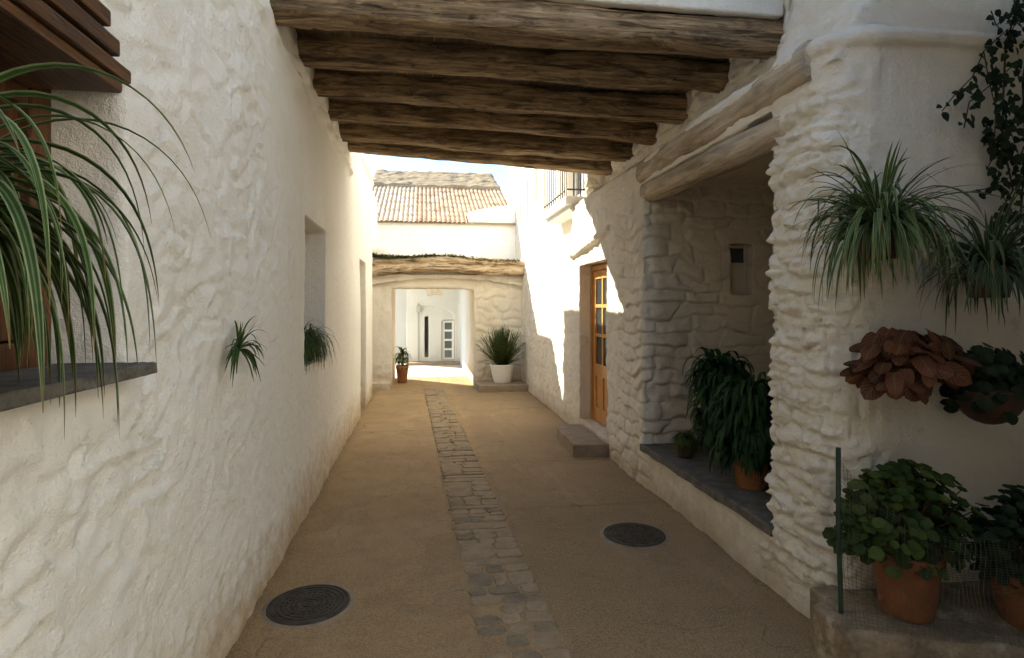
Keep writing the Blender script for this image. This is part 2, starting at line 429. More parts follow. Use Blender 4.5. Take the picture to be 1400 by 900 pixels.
M_soil = stone('soil', (.03, .02, .012), (.08, .055, .035), 40, 1)
M_glass = plain('dark_glass', (.035, .04, .045), .06, 0, .6, .3, 3)
M_glassb = plain('sky_glass', (.10, .14, .17), .08, 0, .6, .3, 3)
M_metal = plain('rail_iron', (.06, .055, .05), .5, .3, .4)
M_gpost = plain('green_post_paint', (.016, .035, .022), .45, 0, .4, .3)
M_wire = plain('mesh_wire', (.10, .095, .07), .5, .4, .4)
M_grey = plain('grey_paint', (.42, .41, .39), .6, 0, .3)
M_tile = None

M_spider = foliage('spider_leaf', (.022, .058, .012), (.062, .135, .026), stripe=(.42, .47, .27), tip=(.25, .17, .07))
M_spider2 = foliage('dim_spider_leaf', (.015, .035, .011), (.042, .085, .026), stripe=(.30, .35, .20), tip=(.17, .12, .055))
M_air = foliage('tuft_leaf', (.032, .070, .020), (.10, .17, .05), tip=(.14, .10, .05))
M_beg = foliage('begonia_leaf', (.028, .007, .007), (.200, .060, .032), vein=(.16, .13, .05), rough=.5)
M_ger = foliage('geranium_leaf', (.022, .045, .010), (.085, .120, .026), rough=.55)
M_fern = foliage('niche_leaf', (.010, .032, .009), (.036, .085, .022), rough=.5)
M_vine = foliage('vine_leaf', (.012, .022, .009), (.032, .050, .020), rough=.5)
M_bush = foliage('bush_leaf', (.035, .060, .014), (.135, .170, .045), rough=.6)
M_strap = foliage('strap_leaf', (.03, .065, .012), (.14, .20, .04), rough=.45)
M_stem = plain('stem_brown', (.06, .042, .024), .8, 0, .2)
M_moss = foliage('dry_moss', (.030, .040, .012), (.12, .12, .045), rough=.9, transl=.1)

def tile_mat():
    m, nt, b, out = newmat('roof_tile'); N = NT(nt); P = N.pos()
    c = N.n('TexVoronoi'); c.inputs['Scale'].default_value = 1
    N.l(N.pos((7.2, 3.2, .01)), c.inputs['Vector'])
    r = N.sep(c.outputs['Color'])
    col = N.ramp(r[0], [(0, (.27, .155, .09)), (.5, (.36, .22, .135)), (1, (.42, .30, .205))])
    s_ = N.noise(P, 4, 6, .7); col = N.mix(N.math('MULTIPLY', N.ramp(s_, [(.46, (0,)*3), (.64, (1,)*3)]), .65), col, (.34, .29, .225))
    # limewash run over the tiles nearest the street wall
    X = N.sep(P); wv = N.math('ADD', X[0], N.math('MULTIPLY', s_, .35))
    col = N.mix(N.math('MULTIPLY', N.ramp(wv, [(-.55 + .0, (1,)*3), (-.30, (0,)*3)]), .6), col, (.46, .39, .31))
    N.l(col, b.inputs['Base Color']); b.inputs['Roughness'].default_value = .9
    N.l(N.bump(N.noise(P, 40, 4, .6), .4, .01), b.inputs['Normal']); return m
M_tile = tile_mat()
M_oldroof = stone('lichen_roof', (.22, .165, .105), (.36, .28, .19), 7, .9, .95, spots=(.19, .155, .11))

# ================================================================== SETTING: ground, pavement, channel
g = MB(); S = 220; st = 10
g.add([(-S, -S, -.03), (S, -S, -.03), (S, S, -.03), (-S, S, -.03)], [(0, 1, 2, 3)])
struct(g.build('ground', stone('yard_ground', (.26, .20, .13), (.37, .29, .19), 3, .5)))

def grid(x0, x1, y0, y1, dx, dy, zf):
    xs = np.linspace(x0, x1, int((x1-x0)/dx)+1); ys = np.linspace(y0, y1, int((y1-y0)/dy)+1)
    X, Y = np.meshgrid(xs, ys); p = np.stack([X.ravel(), Y.ravel(), np.zeros(X.size)], 1); p[:, 2] = zf(p)
    nx = len(xs); ny = len(ys)
    i = (np.arange(ny-1)[:, None]*nx + np.arange(nx-1)[None, :]).ravel()
    f = np.stack([i, i+1, i+nx+1, i+nx], 1)
    me = bpy.data.meshes.new('grid'); me.from_pydata(p.tolist(), [], f.tolist()); me.update(); return me

def chan(y):      # the stone channel runs slightly askew down the alley
    k = (y - 2.7) / 6.6; return .25 - .19*k, .69 - .215*k
def pave_z(p):
    z = .010*fbm(p*1.1, 3, 4) + .004*fbm(p*6, 3, 8)
    l = .25 - .19*(p[:, 1]-2.7)/6.6; r = .69 - .215*(p[:, 1]-2.7)/6.6
    c = (l + r)/2 + .012*vnoise(np.stack([p[:, 1]*4, p[:, 1]*0, p[:, 1]*0], 1), 2); hw = (r-l)/2 + .012*vnoise(np.stack([p[:, 1]*6, p[:, 1]*0+3, p[:, 1]*0], 1), 5)
    dd = np.abs(p[:, 0]-c) - hw
    z -= .020*(1 - sstep(-.012, .014, dd))*.55 * (p[:, 1] < 11.4)
    z -= .009*np.exp(-(dd/.014)**2)
    for yy, xa, xb, sl in ((5.95, .55, 1.95, .02), (9.0, .45, 1.95, .0), (4.55, .6, 1.95, -.03), (8.2, -.9, .1, .02), (10.4, -.9, 1.9, 0)):
        yl = yy + sl*(p[:, 0]) + .02*vnoise(p*3, 11)
        z -= .012*np.exp(-((p[:, 1]-yl)/.016)**2) * ((p[:, 0] > xa) & (p[:, 0] < xb))
    return z
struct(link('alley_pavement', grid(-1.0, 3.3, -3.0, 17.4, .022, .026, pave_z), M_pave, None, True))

cf = MB(); cf.box((-4, 13.2, -.06), (1.0, 16.3, .004)); struct(cf.build('courtyard_floor', stone('pale_court_floor', (.40, .37, .32), (.50, .46, .40), 5, .4)))
mb = MB(); rnd = random.Random(5); y = -1.5
while y < 11.35:
    near = y < 3.5
    dep = rnd.uniform(.09, .17) if near else rnd.uniform(.07, .16)
    l, r = chan(y); l += .015; r -= .015
    k = rnd.choice((2, 3, 3)) if near else rnd.choice((1, 2, 2, 3))
    cuts = sorted([l, r] + [l + (r-l)*(i + rnd.uniform(-.22, .22))/k for i in range(1, k)])
    for a, b in zip(cuts[:-1], cuts[1:]):
        if near and rnd.random() < .04: continue
        gp = .002 if not near else .005; j = (b-a)*.10
        n = 14; cx, cy = (a+b)/2, y + dep/2; hx, hy = (b-a)/2 - gp, dep/2 - gp*.4; V = []; U = []
        sk = rnd.uniform(-.12, .12)*dep/max(hx, .01)*.3
        e = 5.5 if not near else 4.5
        rs = [rnd.uniform(.90, 1.10) if not near else rnd.uniform(.86, 1.1) for _ in range(n)]; ph = rnd.uniform(0, 6)
        zt = (rnd.uniform(-.004, .006) if not near else rnd.uniform(-.007, -.002)); tx = rnd.uniform(-.03, .03); ty = rnd.uniform(-.09, .09) if not near else rnd.uniform(-.02, .02)
        def P(th, s, z, rr):
            c, s_ = math.cos(th), math.sin(th)
            q = (abs(c)**e + abs(s_)**e)**(-1/e)*rr*s
            X, Y = q*c*hx, q*s_*hy
            Y += sk*X
            return (cx+X, cy+Y, z + tx*X + ty*Y)
        ths = [2*math.pi*i/n + ph for i in range(n)]
        V += [P(t, 1.0, -.045, q) for t, q in zip(ths, rs)] + [P(t, .99, zt-(.004 if near else .009), q) for t, q in zip(ths, rs)] + [P(t, .9, zt, q) for t, q in zip(ths, rs)]
        V.append((cx, cy, zt + .002))
        Fs = [(r_*n+i, r_*n+(i+1) % n, (r_+1)*n+(i+1) % n, (r_+1)*n+i) for r_ in range(2) for i in range(n)] + [(2*n+i, 2*n+(i+1) % n, 3*n) for i in range(n)]
        mb.add(V, Fs, None, .5, 1 if (near and rnd.random() < .45) or rnd.random() < .12 else 0)
    y += dep
struct(mb.build('stone_path', [M_slab, M_dslab], None, False))

# ================================================================== LEFT HOUSE
LX = -.88
house = thing('white_house', 'long white lumpy plaster house wall with wooden window, bare niche window and narrow grey door', 'house', (-1.2, 4, 0))
def wallpieces(mb, ax, a0, a1, z0, z1, t0, t1, holes):
    """boxes of a wall along y (ax='y', thickness in x) or along x, leaving the holes (a, b, za, zb) open"""
    es = sorted({a0, a1, *[h[0] for h in holes], *[h[1] for h in holes]})
    for p, q in zip(es[:-1], es[1:]):
        hs = sorted([h for h in holes if h[0] <= p+1e-6 and h[1] >= q-1e-6], key=lambda h: h[2]); z = z0
        segs = []
        for h in hs: segs.append((z, h[2])); z = h[3]
        segs.append((z, z1))
        for za, zb in segs:
            if zb - za < .01: continue
            e = .004
            if ax == 'y': mb.box((t0, p-e, za), (t1, q+e, zb))
            else: mb.box((p-e, t0, za), (q+e, t1, zb))

w = MB()
wallpieces(w, 'y', -1.5, 10.6, -.08, 3.72, -1.5, LX, [(.45, 1.91, 1.395, 2.27), (4.6, 5.55, 1.12, 2.28), (8.55, 9.36, -.08, 2.26)])
w.box((-1.5, 4.4, .9), (-1.18, 5.8, 2.5)); w.box((-1.5, 8.4, -.08), (-1.05, 9.5, 2.4))
w.box((-1.5, 7.45, 3.6), (LX, 10.6, 4.25)); w.tube([(LX+.005, 8.6, 3.74), (LX+.005, 10.62, 3.74)], .035)
# rough rope of mortar where the ceiling sits on the wall
for k in range(3):
    pts = [(LX - .02 + .025*math.sin(i*1.7+k*2), -1.3 + i*.28, 3.22 + .045*k + .025*math.sin(i*.9+k*1.3)) for i in range(32)]
    w.tube(pts, [.035 + .018*math.sin(i*2.3+k) for i in range(32)], 7)
for i in range(6):
    yb = 3.60 + .71*i; zl = 3.31 + .028*i
    w.box((-1.3, yb-.05, zl-.06), (LX-.03, yb+.26, 3.7))
def d_left(p, n):
    near = 1 - .85*sstep(2.5, 3.9, p[:, 1] + .5*vnoise(p*1.5, 30))
    # overlapping smears of hand-thrown plaster: short shelves lying roughly level, each with one crisp lower lip
    wp = p + .10*np.stack([p[:, 0]*0, vnoise(p*3.1, 31), vnoise(p*2.7, 32)], 1) + .03*np.stack([p[:, 0]*0, vnoise(p*11, 33), vnoise(p*9, 34)], 1)
    a = wp*np.array([2, 2.3, 6.5]); b = wp*np.array([2, 5.0, 13.0]); b[:, 2] += wp[:, 1]*2.5; a[:, 2] -= wp[:, 1]*1.6
    def shelf(q, sd):
        n_ = fbm(q, 2, sd)*2.2; fr_ = n_ - np.floor(n_)
        return np.where(fr_ < .8, fr_/.8, (1-fr_)/.2)
    patch = sstep(-.35, .35, fbm(p*1.6, 3, 35))
    h = .014*fbm(p*.8, 2, 20) + near*(.45+.55*patch)*(.026*(shelf(a, 21)-.5) + .010*(shelf(b, 23)-.5) + .030*fbm(p*3.3, 3, 24) + .005*fbm(p*12, 3, 22)) + .0035*fbm(p*19, 3, 25)
    edge = np.clip(1-np.abs(p[:, 1]-1.2)/.95, 0, 1) > 0
    dwin = np.maximum(np.maximum(.45-p[:, 1], p[:, 1]-1.91), np.maximum(1.395-p[:, 2], p[:, 2]-2.27))
    h *= .25 + .75*sstep(.0, .22, dwin)
    top = sstep(3.12, 3.25, p[:, 2])*(1-sstep(3.42, 3.5, p[:, 2]))*(p[:, 1] < 7.5)
    h += top*.03*fbm(p*np.array([9, 5, 14.]), 3, 28)
    low = 1 - sstep(0, .25, p[:, 2])
    h += low*.012*fbm(p*6, 3, 29)
    return h*np.clip(np.abs(n[:, 0]) + .3, 0, 1)
solid('wall', w, .016, d_left, M_left, house)
bd = MB(); bd.box((-5, -5.6, -.08), (-1.49, 7.4, 6.0)); bd.box((-1.49, -5.6, -.08), (LX-.01, -1.49, 6.0)); bd.box((-1.49, -1.49, 3.70), (LX-.02, 3.5, 6.0))
bd.box((-5, 7.4, -.08), (-1.49, 10.55, 4.24)); bd.box((-1.49, 3.5, 3.74), (LX-.03, 7.4, 6.0))
bd.build('upper_wall', M_left, house)
# big wooden window in its recess
fr = MB(); xw = -1.075
fr.box((xw-.08, 1.80, 1.40), (xw, 1.90, 2.25)); fr.box((xw-.08, .45, 1.40), (xw, .55, 2.25)); fr.box((xw-.079, .55, 2.15), (xw-.001, 1.80, 2.25)); fr.box((xw-.079, .55, 1.40), (xw-.001, 1.80, 1.50))
wn = link('window', bevelled(fr, .006), M_win, house)
sh = MB()
for k in range(3):
    ya = .56 + k*.415; yb = ya + .405
    sh.box((xw-.06, ya, 1.505), (xw-.025, ya+.07, 2.145)); sh.box((xw-.06, yb-.07, 1.505), (xw-.025, yb, 2.145))
    for za, zb in ((1.505, 1.58), (1.80, 1.86), (2.08, 2.145)): sh.box((xw-.0605, ya+.07, za), (xw-.026, yb-.07, zb))
    for za, zb in ((1.58, 1.80), (1.86, 2.08)):
        sh.box((xw-.055, ya+.07, za), (xw-.045, yb-.07, zb)); sh.box((xw-.050, ya+.095, za+.03), (xw-.033, yb-.095, zb-.03))
link('shutter', bevelled(sh, .004), M_win, wn)
co = MB()
prof = [(-1.06, 2.245, 1.925), (LX+.012, 2.245, 1.925), (LX+.022, 2.262, 1.925), (LX+.022, 2.295, 1.925)]
# stepped cornice: each board ends a little shorter than the one below it
for za, zb, xf, ye in ((2.195, 2.222, .050, 1.785), (2.224, 2.262, .066, 1.80), (2.264, 2.282, .042, 1.765), (2.284, 2.330, .056, 1.76), (2.332, 2.348, .036, 1.735), (2.350, 2.395, .050, 1.725), (2.397, 2.415, .032, 1.69), (2.417, 2.47, .045, 1.675), (2.472, 2.60, .052, 1.645)):
    co.box((-1.08 if zb < 2.27 else LX-.05, .3, za), (LX+xf, ye, zb))
co.box((-1.08, 1.70, 2.235), (LX-.012, 1.915, 2.275))
link('window_lintel', bevelled(co, .007), M_cornice, house)
si = MB(); si.box((-1.07, .35, 1.396), (LX+.085, 1.912, 1.430))
me = bevelled(si, .006); bm = bmesh.new(); bm.from_mesh(me)
bmesh.ops.subdivide_edges(bm, edges=[e for e in bm.edges if e.calc_length() > .2], cuts=24)
for v in bm.verts:
    if v.co.x > LX: v.co.x += random.uniform(-.006, .004); v.co.z += random.uniform(-.002, .002)
bm.to_mesh(me); bm.free(); link('window_sill', me, M_sill, house)
nd = MB(); nd.box((-1.06, 8.56, 0), (-1.0, 9.35, 2.25)); link('door', bevelled(nd, .005), M_grey, house)
ns = MB(); ns.box((-1.2, 4.61, 1.105), (LX+.012, 5.54, 1.135)); link('window_sill', bevelled(ns, .006), M_right, house)

# ================================================================== RIGHT HOUSE
RX = 1.95; PY = 2.55
rhouse = thing('white_house', 'rough white stone house with niche opening, wooden glazed door and small balcony', 'house', (2.6, 6, 0))
w = MB()
w.box((RX, 3.0, -.08), (3.9, 5.05, .325))                                   # parapet under the niche
w.prism([(RX, 3.05), (RX, 2.76), (RX+.015, 2.68), (RX+.05, 2.62), (RX+.11, 2.575), (RX+.20, PY), (4.6, PY), (4.6, 3.05)], 'z', -.08, 2.9)                                      # corner pillar and the wall of hanging plants
w.box((3.3, 3.0, -.08), (3.9, 5.05, 2.9))
wallpieces(w, 'x', RX, 3.9, -.08, 2.9, 4.98, 5.35, [(2.78, 3.0, 1.70, 2.17)])
w.box((2.7, 5.25, 1.6), (3.1, 5.35, 2.25))
w.box((RX, 5.3, -.08), (2.6, 6.05, 2.9))
wallpieces(w, 'y', 6.03, 7.5, -.08, 2.9, RX, 2.6, [(6.05, 7.17, .17, 2.10)])
w.box((2.3, 6.0, 0), (2.6, 7.3, 2.3))
w.box((RX, 7.4, -.08), (2.6, 13.4, 2.52))
w.box((RX, 2.95, 2.70), (3.9, 5.1, 2.9))                                     # ceiling of the niche
w.prism([(RX, 2.70), (RX, 2.90), (2.36, 3.16), (2.44, 3.75), (2.7, 3.75), (2.7, 2.70)], 'y', PY + .14, 7.42)
w.box((2.40, PY + .03, 2.85), (4.6, 3.5, 4.1))
w.prism([(RX+.02, 2.80), (RX+.26, 3.2), (RX+.44, 4.1), (2.6, 4.1), (2.6, 2.80)], 'y', PY + .03, 3.3)
wallpieces(w, 'y', 7.38, 14.6, 2.4, 4.25, 2.12, 2.6, [(7.55, 8.45, 2.98, 4.25), (10.75, 11.0, 3.55, 4.25), (11.65, 11.9, 3.35, 4.25), (12.6, 12.85, 3.35, 4.25)])
w.box((2.3, 7.4, 2.4), (2.6, 14.6, 4.25))
# the raised roll that wraps the pillar head, and the roll over the door
w.tube([(RX, 5.1, 2.86), (RX-.01, 4, 2.88), (RX, 3.1, 2.88), (RX+.005, 2.74, 2.89), (RX+.05, 2.62, 2.90), (RX+.20, 2.54, 2.91), (2.6, 2.54, 2.92), (4.0, 2.54, 2.92)], .042)
w.tube([(RX+.0, 5.95, 2.42), (RX-.02, 6.4, 2.36), (RX-.02, 7.0, 2.30), (RX-.0, 7.45, 2.26)], .05)
for i in range(6):
    yb = 3.60 + .71*i; zr = 3.315 - .009*i
    w.box((2.37, yb-.06, zr-.05), (2.7, yb+.27, 3.7)); w.box((2.33, yb+.20, 3.3), (2.7, yb+.62, 3.7))
def d_right(p, n):
    x, y, z = p[:, 0], p[:, 1], p[:, 2]
    s = np.where(np.abs(n[:, 0]) > np.abs(n[:, 1]), y, x)
    fz = 1 - sstep(2.55, 2.75, z)
    pil = (1 - sstep(3.10, 3.2, y)) * (1 - sstep(2.02, 2.26, x + .16*fbm(p*5, 2, 41))) * sstep(.02, .25, z) * fz
    pier = sstep(4.75, 4.9, y) * (1 - sstep(5.3, 6.0, y + .4*fbm(p*2, 2, 44))) * (1 - .6*sstep(2.35, 2.75, x + .2*fbm(p*4, 2, 42))) * fz
    ang = (x - y)*.75
    st_p = stones(ang + .03*vnoise(p*7, 51), z + .030*vnoise(p*4.3, 52) + .012*vnoise(p*15, 53), .098, .17, 3, 5.0, 7.0); st_f = stones(x - y + .02*vnoise(p*8, 57), z + .015*vnoise(p*9, 58), .125, .32, 9, 5.0, 8.0)
    flat = (y < 2.70) & (x > 2.2)
    rough = np.where(flat, .12, 1.0)*(1-.75*np.clip((x-2.3)/.4, 0, 1))
    far = sstep(7.3, 7.8, y)*sstep(2.5, 2.6, z)
    rough = rough*(1 - .85*far)
    wq = np.stack([ang + .05*vnoise(p*5, 60), ang*0, z + .04*vnoise(p*6, 61)], 1)
    def shelf(q, sd):
        n_ = fbm(q, 2, sd)*2.4; fr_ = n_ - np.floor(n_)
        return np.where(fr_ < .82, fr_/.82, (1-fr_)/.18)
    flk = shelf(wq*np.array([4.5, 1, 9.0]), 62); st_s = stones(ang + .04*vnoise(p*9, 63), z + .02*vnoise(p*11, 64), .062, .11, 13, 4.0, 5.0)
    h = pil*(.040*(st_p - .6) + .015*(st_s - .5) + .018*(flk - .5) + .016*fbm(p*6, 3, 54) + .006*fbm(p*26, 2, 55)) + pier*(.046*(st_f - .4) + .012*fbm(p*11, 3, 56))
    rub = stones(s*1.0, z, .19, .4, 17)
    h += rough*(.014*fbm(p*3.2, 3, 45) + .014*fbm(p*9, 3, 46) + .010*(rub-.5)*sstep(4.9, 5.4, y)) + .004*fbm(p*22, 3, 47) + .014*fbm(p*.9, 2, 48)
    h += .03*(1 - np.abs(fbm(p*np.array([5, 2.2, 9.]), 3, 50)) - .7) * sstep(2.2, 2.5, z) * (1 - sstep(3.3, 3.5, z)) * (y < 7.5) * (x < 2.5) * (y > 2.7)
    top = sstep(2.95, 3.1, z)*(y > 3.3)*(y < 7.6)
    h += top*(.045*fbm(p*5.5, 3, 58) + .03*fbm(p*13, 3, 59))
    return h
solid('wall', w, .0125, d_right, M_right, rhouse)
up = MB(); up.box((2.32, PY+.03, 3.72), (6.5, 7.4, 8.0)); up.box((2.14, 7.4, 4.2), (6.5, 14.6, 7.2)); up.box((2.58, 3.5, -.08), (6.5, 14.6, 3.8)) ; up.box((2.2, PY+.04, 4.05), (2.33, 3.4, 8.0)); up.box((4.55, PY+.03, -.08), (6.5, 3.51, 3.8))
# (boxes behind the plaster skin)
upm = MB(); upm.box((2.34, PY+.06, 4.0), (6.5, 7.38, 6.0)); upm.box((2.14, 7.381, 4.2), (6.5, 14.6, 7.2)); upm.box((3.88, 3.4, -.08), (6.5, 7.3, 3.99)); upm.box((2.58, 7.3, -.08), (6.5, 14.55, 4.19))
upm.build('upper_wall', M_upper, rhouse)
# logs over the niche
def log(name, a, b, r, mat, parent, seed, n=40, m=16, sq=2.6, amp=.012, bow=.0, crack=0.0):
    a = Vector(a); b = Vector(b); L = (b-a).length; d = (b-a).normalized(); X = d.cross(Vector((0, 0, 1))).normalized(); Y = X.cross(d)
    P = []; 
    for i in range(n+1):
        t = i/n; c = a.lerp(b, t) + Y*bow*math.sin(math.pi*t)
        for j in range(m):
            th = 2*math.pi*(j+.5)/m; cc, ss = math.cos(th), math.sin(th)
            q = (abs(cc)**sq + abs(ss)**sq)**(-1/sq)
            P.append(c + X*cc*q*r[0] + Y*ss*q*r[1])
    P = np.array([tuple(p) for p in P]); cen = np.repeat(np.array([tuple(a.lerp(b, i/n)) for i in range(n+1)]), m, 0)
    dv = P - cen; dv /= np.linalg.norm(dv, axis=1)[:, None]
    dd = np.array(d); al = (P @ dd)[:, None]*dd
    q = (P - al)*11 + al*1.3
    h = amp*fbm(q, 3, seed) + amp*1.2*fbm(al*1.4 + seed*3.7, 2, seed+5) + amp*.5*fbm((P-al)*35+al*3, 2, seed+9)
    if crack:
        q2 = (P-al)*26 + al*.9 + .6*np.stack([vnoise(P*5, seed+20)]*3, 1); r_ = np.abs(fbm(q2, 3, seed+21))
        h -= crack*np.exp(-(r_/.055)**2)*sstep(-.2, .3, vnoise(al*1.7 + (P-al)*6, seed+22)) 
        h += crack*.5*fbm((P-al)*40 + al*1.5, 2, seed+23)
    P = P + dv*h[:, None]
    Fs = [(i*m+j, i*m+(j+1) % m, (i+1)*m+(j+1) % m, (i+1)*m+j) for i in range(n) for j in range(m)] + [tuple(range(m-1, -1, -1)), tuple(range(n*m, (n+1)*m))]
    mb = MB(); mb.add([tuple(p) for p in P], Fs); return mb.build(name, mat, parent, True)
log('lintel', (RX+.055, 5.06, 2.80), (RX+.045, 2.70, 2.845), (.105, .105), M_log, rhouse, 61, amp=.016)
log('lintel', (RX+.09, 5.02, 2.625), (RX+.075, 2.95, 2.60), (.10, .085), M_log, rhouse, 67, amp=.014)
# slate sill of the niche
def slab(name, outline, z0, z1, mat, parent, jit=.008, seed=1):
    rr = random.Random(seed); pts = []
    for (a, b) in zip(outline, outline[1:] + outline[:1]):
        a = Vector((*a, 0)); b = Vector((*b, 0)); k = max(1, int((b-a).length/.09))
        for i in range(k): pts.append(a.lerp(b, i/k) + Vector((rr.uniform(-jit, jit), rr.uniform(-jit, jit), 0)))
    n = len(pts); c = sum(pts, Vector())/n; V = []
    for z, s in ((z0, 1), (z0+.01, 1), (z1-.008, 1), (z1, .99)):
        V += [(c.x+(p.x-c.x)*s, c.y+(p.y-c.y)*s, z + (rr.uniform(-.004, .003) if s == 1 else 0)) for p in pts]
    Fs = [(r_*n+i, r_*n+(i+1) % n, (r_+1)*n+(i+1) % n, (r_+1)*n+i) for r_ in range(3) for i in range(n)] + [tuple(range(3*n, 4*n)), tuple(range(n-1, -1, -1))]
    mb = MB(); mb.add(V, Fs); return mb.build(name, mat, parent)
slab('window_sill', [(RX-.035, 3.0), (3.32, 3.0), (3.32, 4.99), (RX-.035, 4.99)], .315, .372, M_sill, rhouse, seed=4)
# little window in the niche side wall
nw = MB(); nw.box((2.785, 5.07, 1.705), (2.815, 5.11, 2.165)); nw.box((2.965, 5.07, 1.705), (2.995, 5.11, 2.165)); nw.box((2.815, 5.071, 2.135), (2.965, 5.109, 2.165)); nw.box((2.815, 5.071, 1.705), (2.965, 5.109, 1.73)); nw.box((2.815, 5.071, 1.98), (2.965, 5.109, 2.0))
q = link('window', bevelled(nw, .003), M_right, rhouse)
gl = MB(); gl.box((2.81, 5.085, 2.0), (2.97, 5.095, 2.14)); gl.build('pane', M_glass, q)
gl = MB(); gl.box((2.81, 5.085, 1.725), (2.97, 5.095, 1.985)); gl.build('panel', M_right, q)
# glazed door
dx = 2.10; d0, d1, dz0, dz1 = 6.08, 7.165, .175, 2.09
fr = MB(); fr.box((dx-.005, d0, dz0), (dx+.08, d0+.06, dz1)); fr.box((dx-.005, d1-.05, dz0), (dx+.08, d1, dz1)); fr.box((dx-.004, d0+.06, dz1-.06), (dx+.079, d1-.05, dz1))
dr = link('door', bevelled(fr, .005), M_door, rhouse)
lf = MB(); a, b = d0+.064, d1-.054; x0, x1 = dx+.015, dx+.055; zt = dz1-.064; zb = dz0+.01
bars = [a, a+.27, a+.50, b]
lf.box((x0, b-.10, zb), (x1, b, zt)); lf.box((x0, a, zb), (x1, a+.10, zt))
lf.box((x0+.001, a+.10, zt-.10), (x1-.001, b-.10, zt)); lf.box((x0+.001, a+.10, zb), (x1-.001, b-.10, zb+.17))
lf.box((x0+.001, a+.10, zb+.55), (x1-.001, b-.10, zb+.70))
for y_ in (b-.10-.245, b-.10-.245-.30): lf.box((x0+.003, y_-.045, zb+.17), (x1-.003, y_, zt-.10))
for z_ in (zb+.70+.355, zb+.70+.355*2+.0): lf.box((x0+.004, a+.10, z_-.02), (x1-.004, b-.10, z_+.02))
lf.box((x0+.018, a+.10, zb+.17), (x0+.03, b-.10, zb+.55))
link('leaf', bevelled(lf, .004), M_door, dr)
gl = MB(); gl.box((x0+.016, a+.09, zb+.69), (x0+.024, b-.09, zt-.09)); gl.build('glass', M_glass, dr)
# balcony
bl = MB(); bl.box((1.84, 7.42, 2.92), (2.18, 8.92, 3.03)); bl.box((1.90, 7.46, 2.86), (2.18, 8.88, 2.922))
bc = link('balcony', bevelled(bl, .01), M_upper, rhouse)
ra = MB(); z0, z1 = 3.03, 3.95
def rail(p, q, n):
    for i in range(n+1):
        c = Vector(p).lerp(Vector(q), i/n); ra.tube([(c.x, c.y, z0), (c.x, c.y, z1)], .009, 6)
    for z in (z0+.09, z1): ra.tube([(p[0], p[1], z), (q[0], q[1], z)], .012, 6)
rail((1.86, 7.45, 0), (2.14, 7.45, 0), 3); rail((1.86, 7.55, 0), (1.86, 8.89, 0), 10); rail((1.95, 8.89, 0), (2.14, 8.89, 0), 2)
ra.build('railing', M_metal, bc)
bdm = MB()
for ya, yb in ((7.56, 7.64), (7.96, 8.04), (8.36, 8.44)): bdm.box((2.22, ya, 2.99), (2.27, yb, 4.24))
bdm.box((2.221, 7.64, 2.99), (2.269, 7.96, 3.2)); bdm.box((2.221, 8.04, 2.99), (2.269, 8.36, 3.2))
q = link('balcony_door', bevelled(bdm, .004), M_grey, rhouse)
gl = MB(); gl.box((2.25, 7.63, 3.19), (2.258, 7.97, 4.24)); gl.box((2.25, 8.03, 3.19), (2.258, 8.37, 4.24)); gl.build('glass', M_glass, q)
for ya, zb_ in ((10.75, 3.55), (11.65, 3.35), (12.6, 3.35)):
    s_ = MB(); s_.box((2.2, ya+.01, zb_), (2.24, ya+.24, 4.25)); s_.build('slot_window', M_grey, rhouse)

# ================================================================== COVERED PASSAGE: six old beams, boards, the house above
passage = thing('covered_passage', 'low timber ceiling of six old brown beams bridging the alley under a white upper storey', 'passage roof', (.7, 5.4, 3.3))
for i in range(6):
    t = i/5; yb = 3.60 + 3.55*t; zl = 3.31 + .14*t; zr = 3.315 - .045*t
    h = .112 if i < 5 else .10
    log('beam', (-1.05, yb+.10+.03*math.sin(i*2), zl+h), (2.56, yb+.10-.03*math.sin(i*2), zr+h), (.115, h), M_beam, passage, 100+i*13, n=150, m=44, sq=3.4, amp=.020, crack=.016, bow=(-.02, .015, -.01, .02, -.015, .01)[i])
bo = MB(); rr = random.Random(3); x = -1.0
while x < 2.42:
    wd = rr.uniform(.18, .30); bo.box((x+.004, 3.62, 3.53+rr.uniform(0, .012)), (min(x+wd, 2.44), 7.28, 3.56)); x += wd
bo.build('ceiling_board', M_board, passage)
fw = MB(); fw.box((LX-.02, 3.52, 3.56), (2.33, 7.36, 3.74)); fw.box((-1.5, 3.5, 3.565), (LX, 7.36, 3.74))
def d_soft(p, n): return .012*fbm(p*2.5, 3, 71) + .006*fbm(p*9, 3, 72)
fw2 = MB(); fw2.box((LX-.02, 3.56, 3.60), (2.4, 7.33, 6.0))
solid('upper_wall', fw2, .045, d_soft, M_left, passage)
fl = MB(); fl.box((LX-.02, 3.555, 3.515), (2.36, 3.63, 3.66))
solid('plaster_edge', fl, .02, lambda p, n: .014*fbm(p*7, 3, 73), M_left, passage)

# ================================================================== ARCHWAY across the end of the alley
arch = thing('archway', 'low ochre stone archway with thick weathered lintel and dry moss, closing the alley', 'archway', (.5, 12, 0))
w = MB(); AY = 11.5
wallpieces(w, 'x', -.98, 1.98, -.08, 2.42, AY, AY+.45, [(-.60, 1.0, -.08, 1.93)])
w.box((-.98, AY+.4, -.08), (-.60, 13.15, 2.42)); w.box((1.0, AY+.4, -.08), (1.98, 13.15, 2.42)); w.box((-.98, AY+.4, 1.97), (1.98, 13.15, 2.42))
w.prism([(-.98, 1.99), (-.2, 2.10), (.5, 2.13), (1.3, 2.08), (1.98, 1.98), (1.98, 2.2), (-.98, 2.2)], 'y', AY-.10, AY+.1)
w.tube([(-.62, AY+.05, 1.95), (-.45, AY+.02, 1.965), (.2, AY+.02, 1.975), (.8, AY+.02, 1.965), (1.02, AY+.05, 1.93)], .05)
w.box((-.62, 11.3, -.08), (-.98, 11.9, .14))
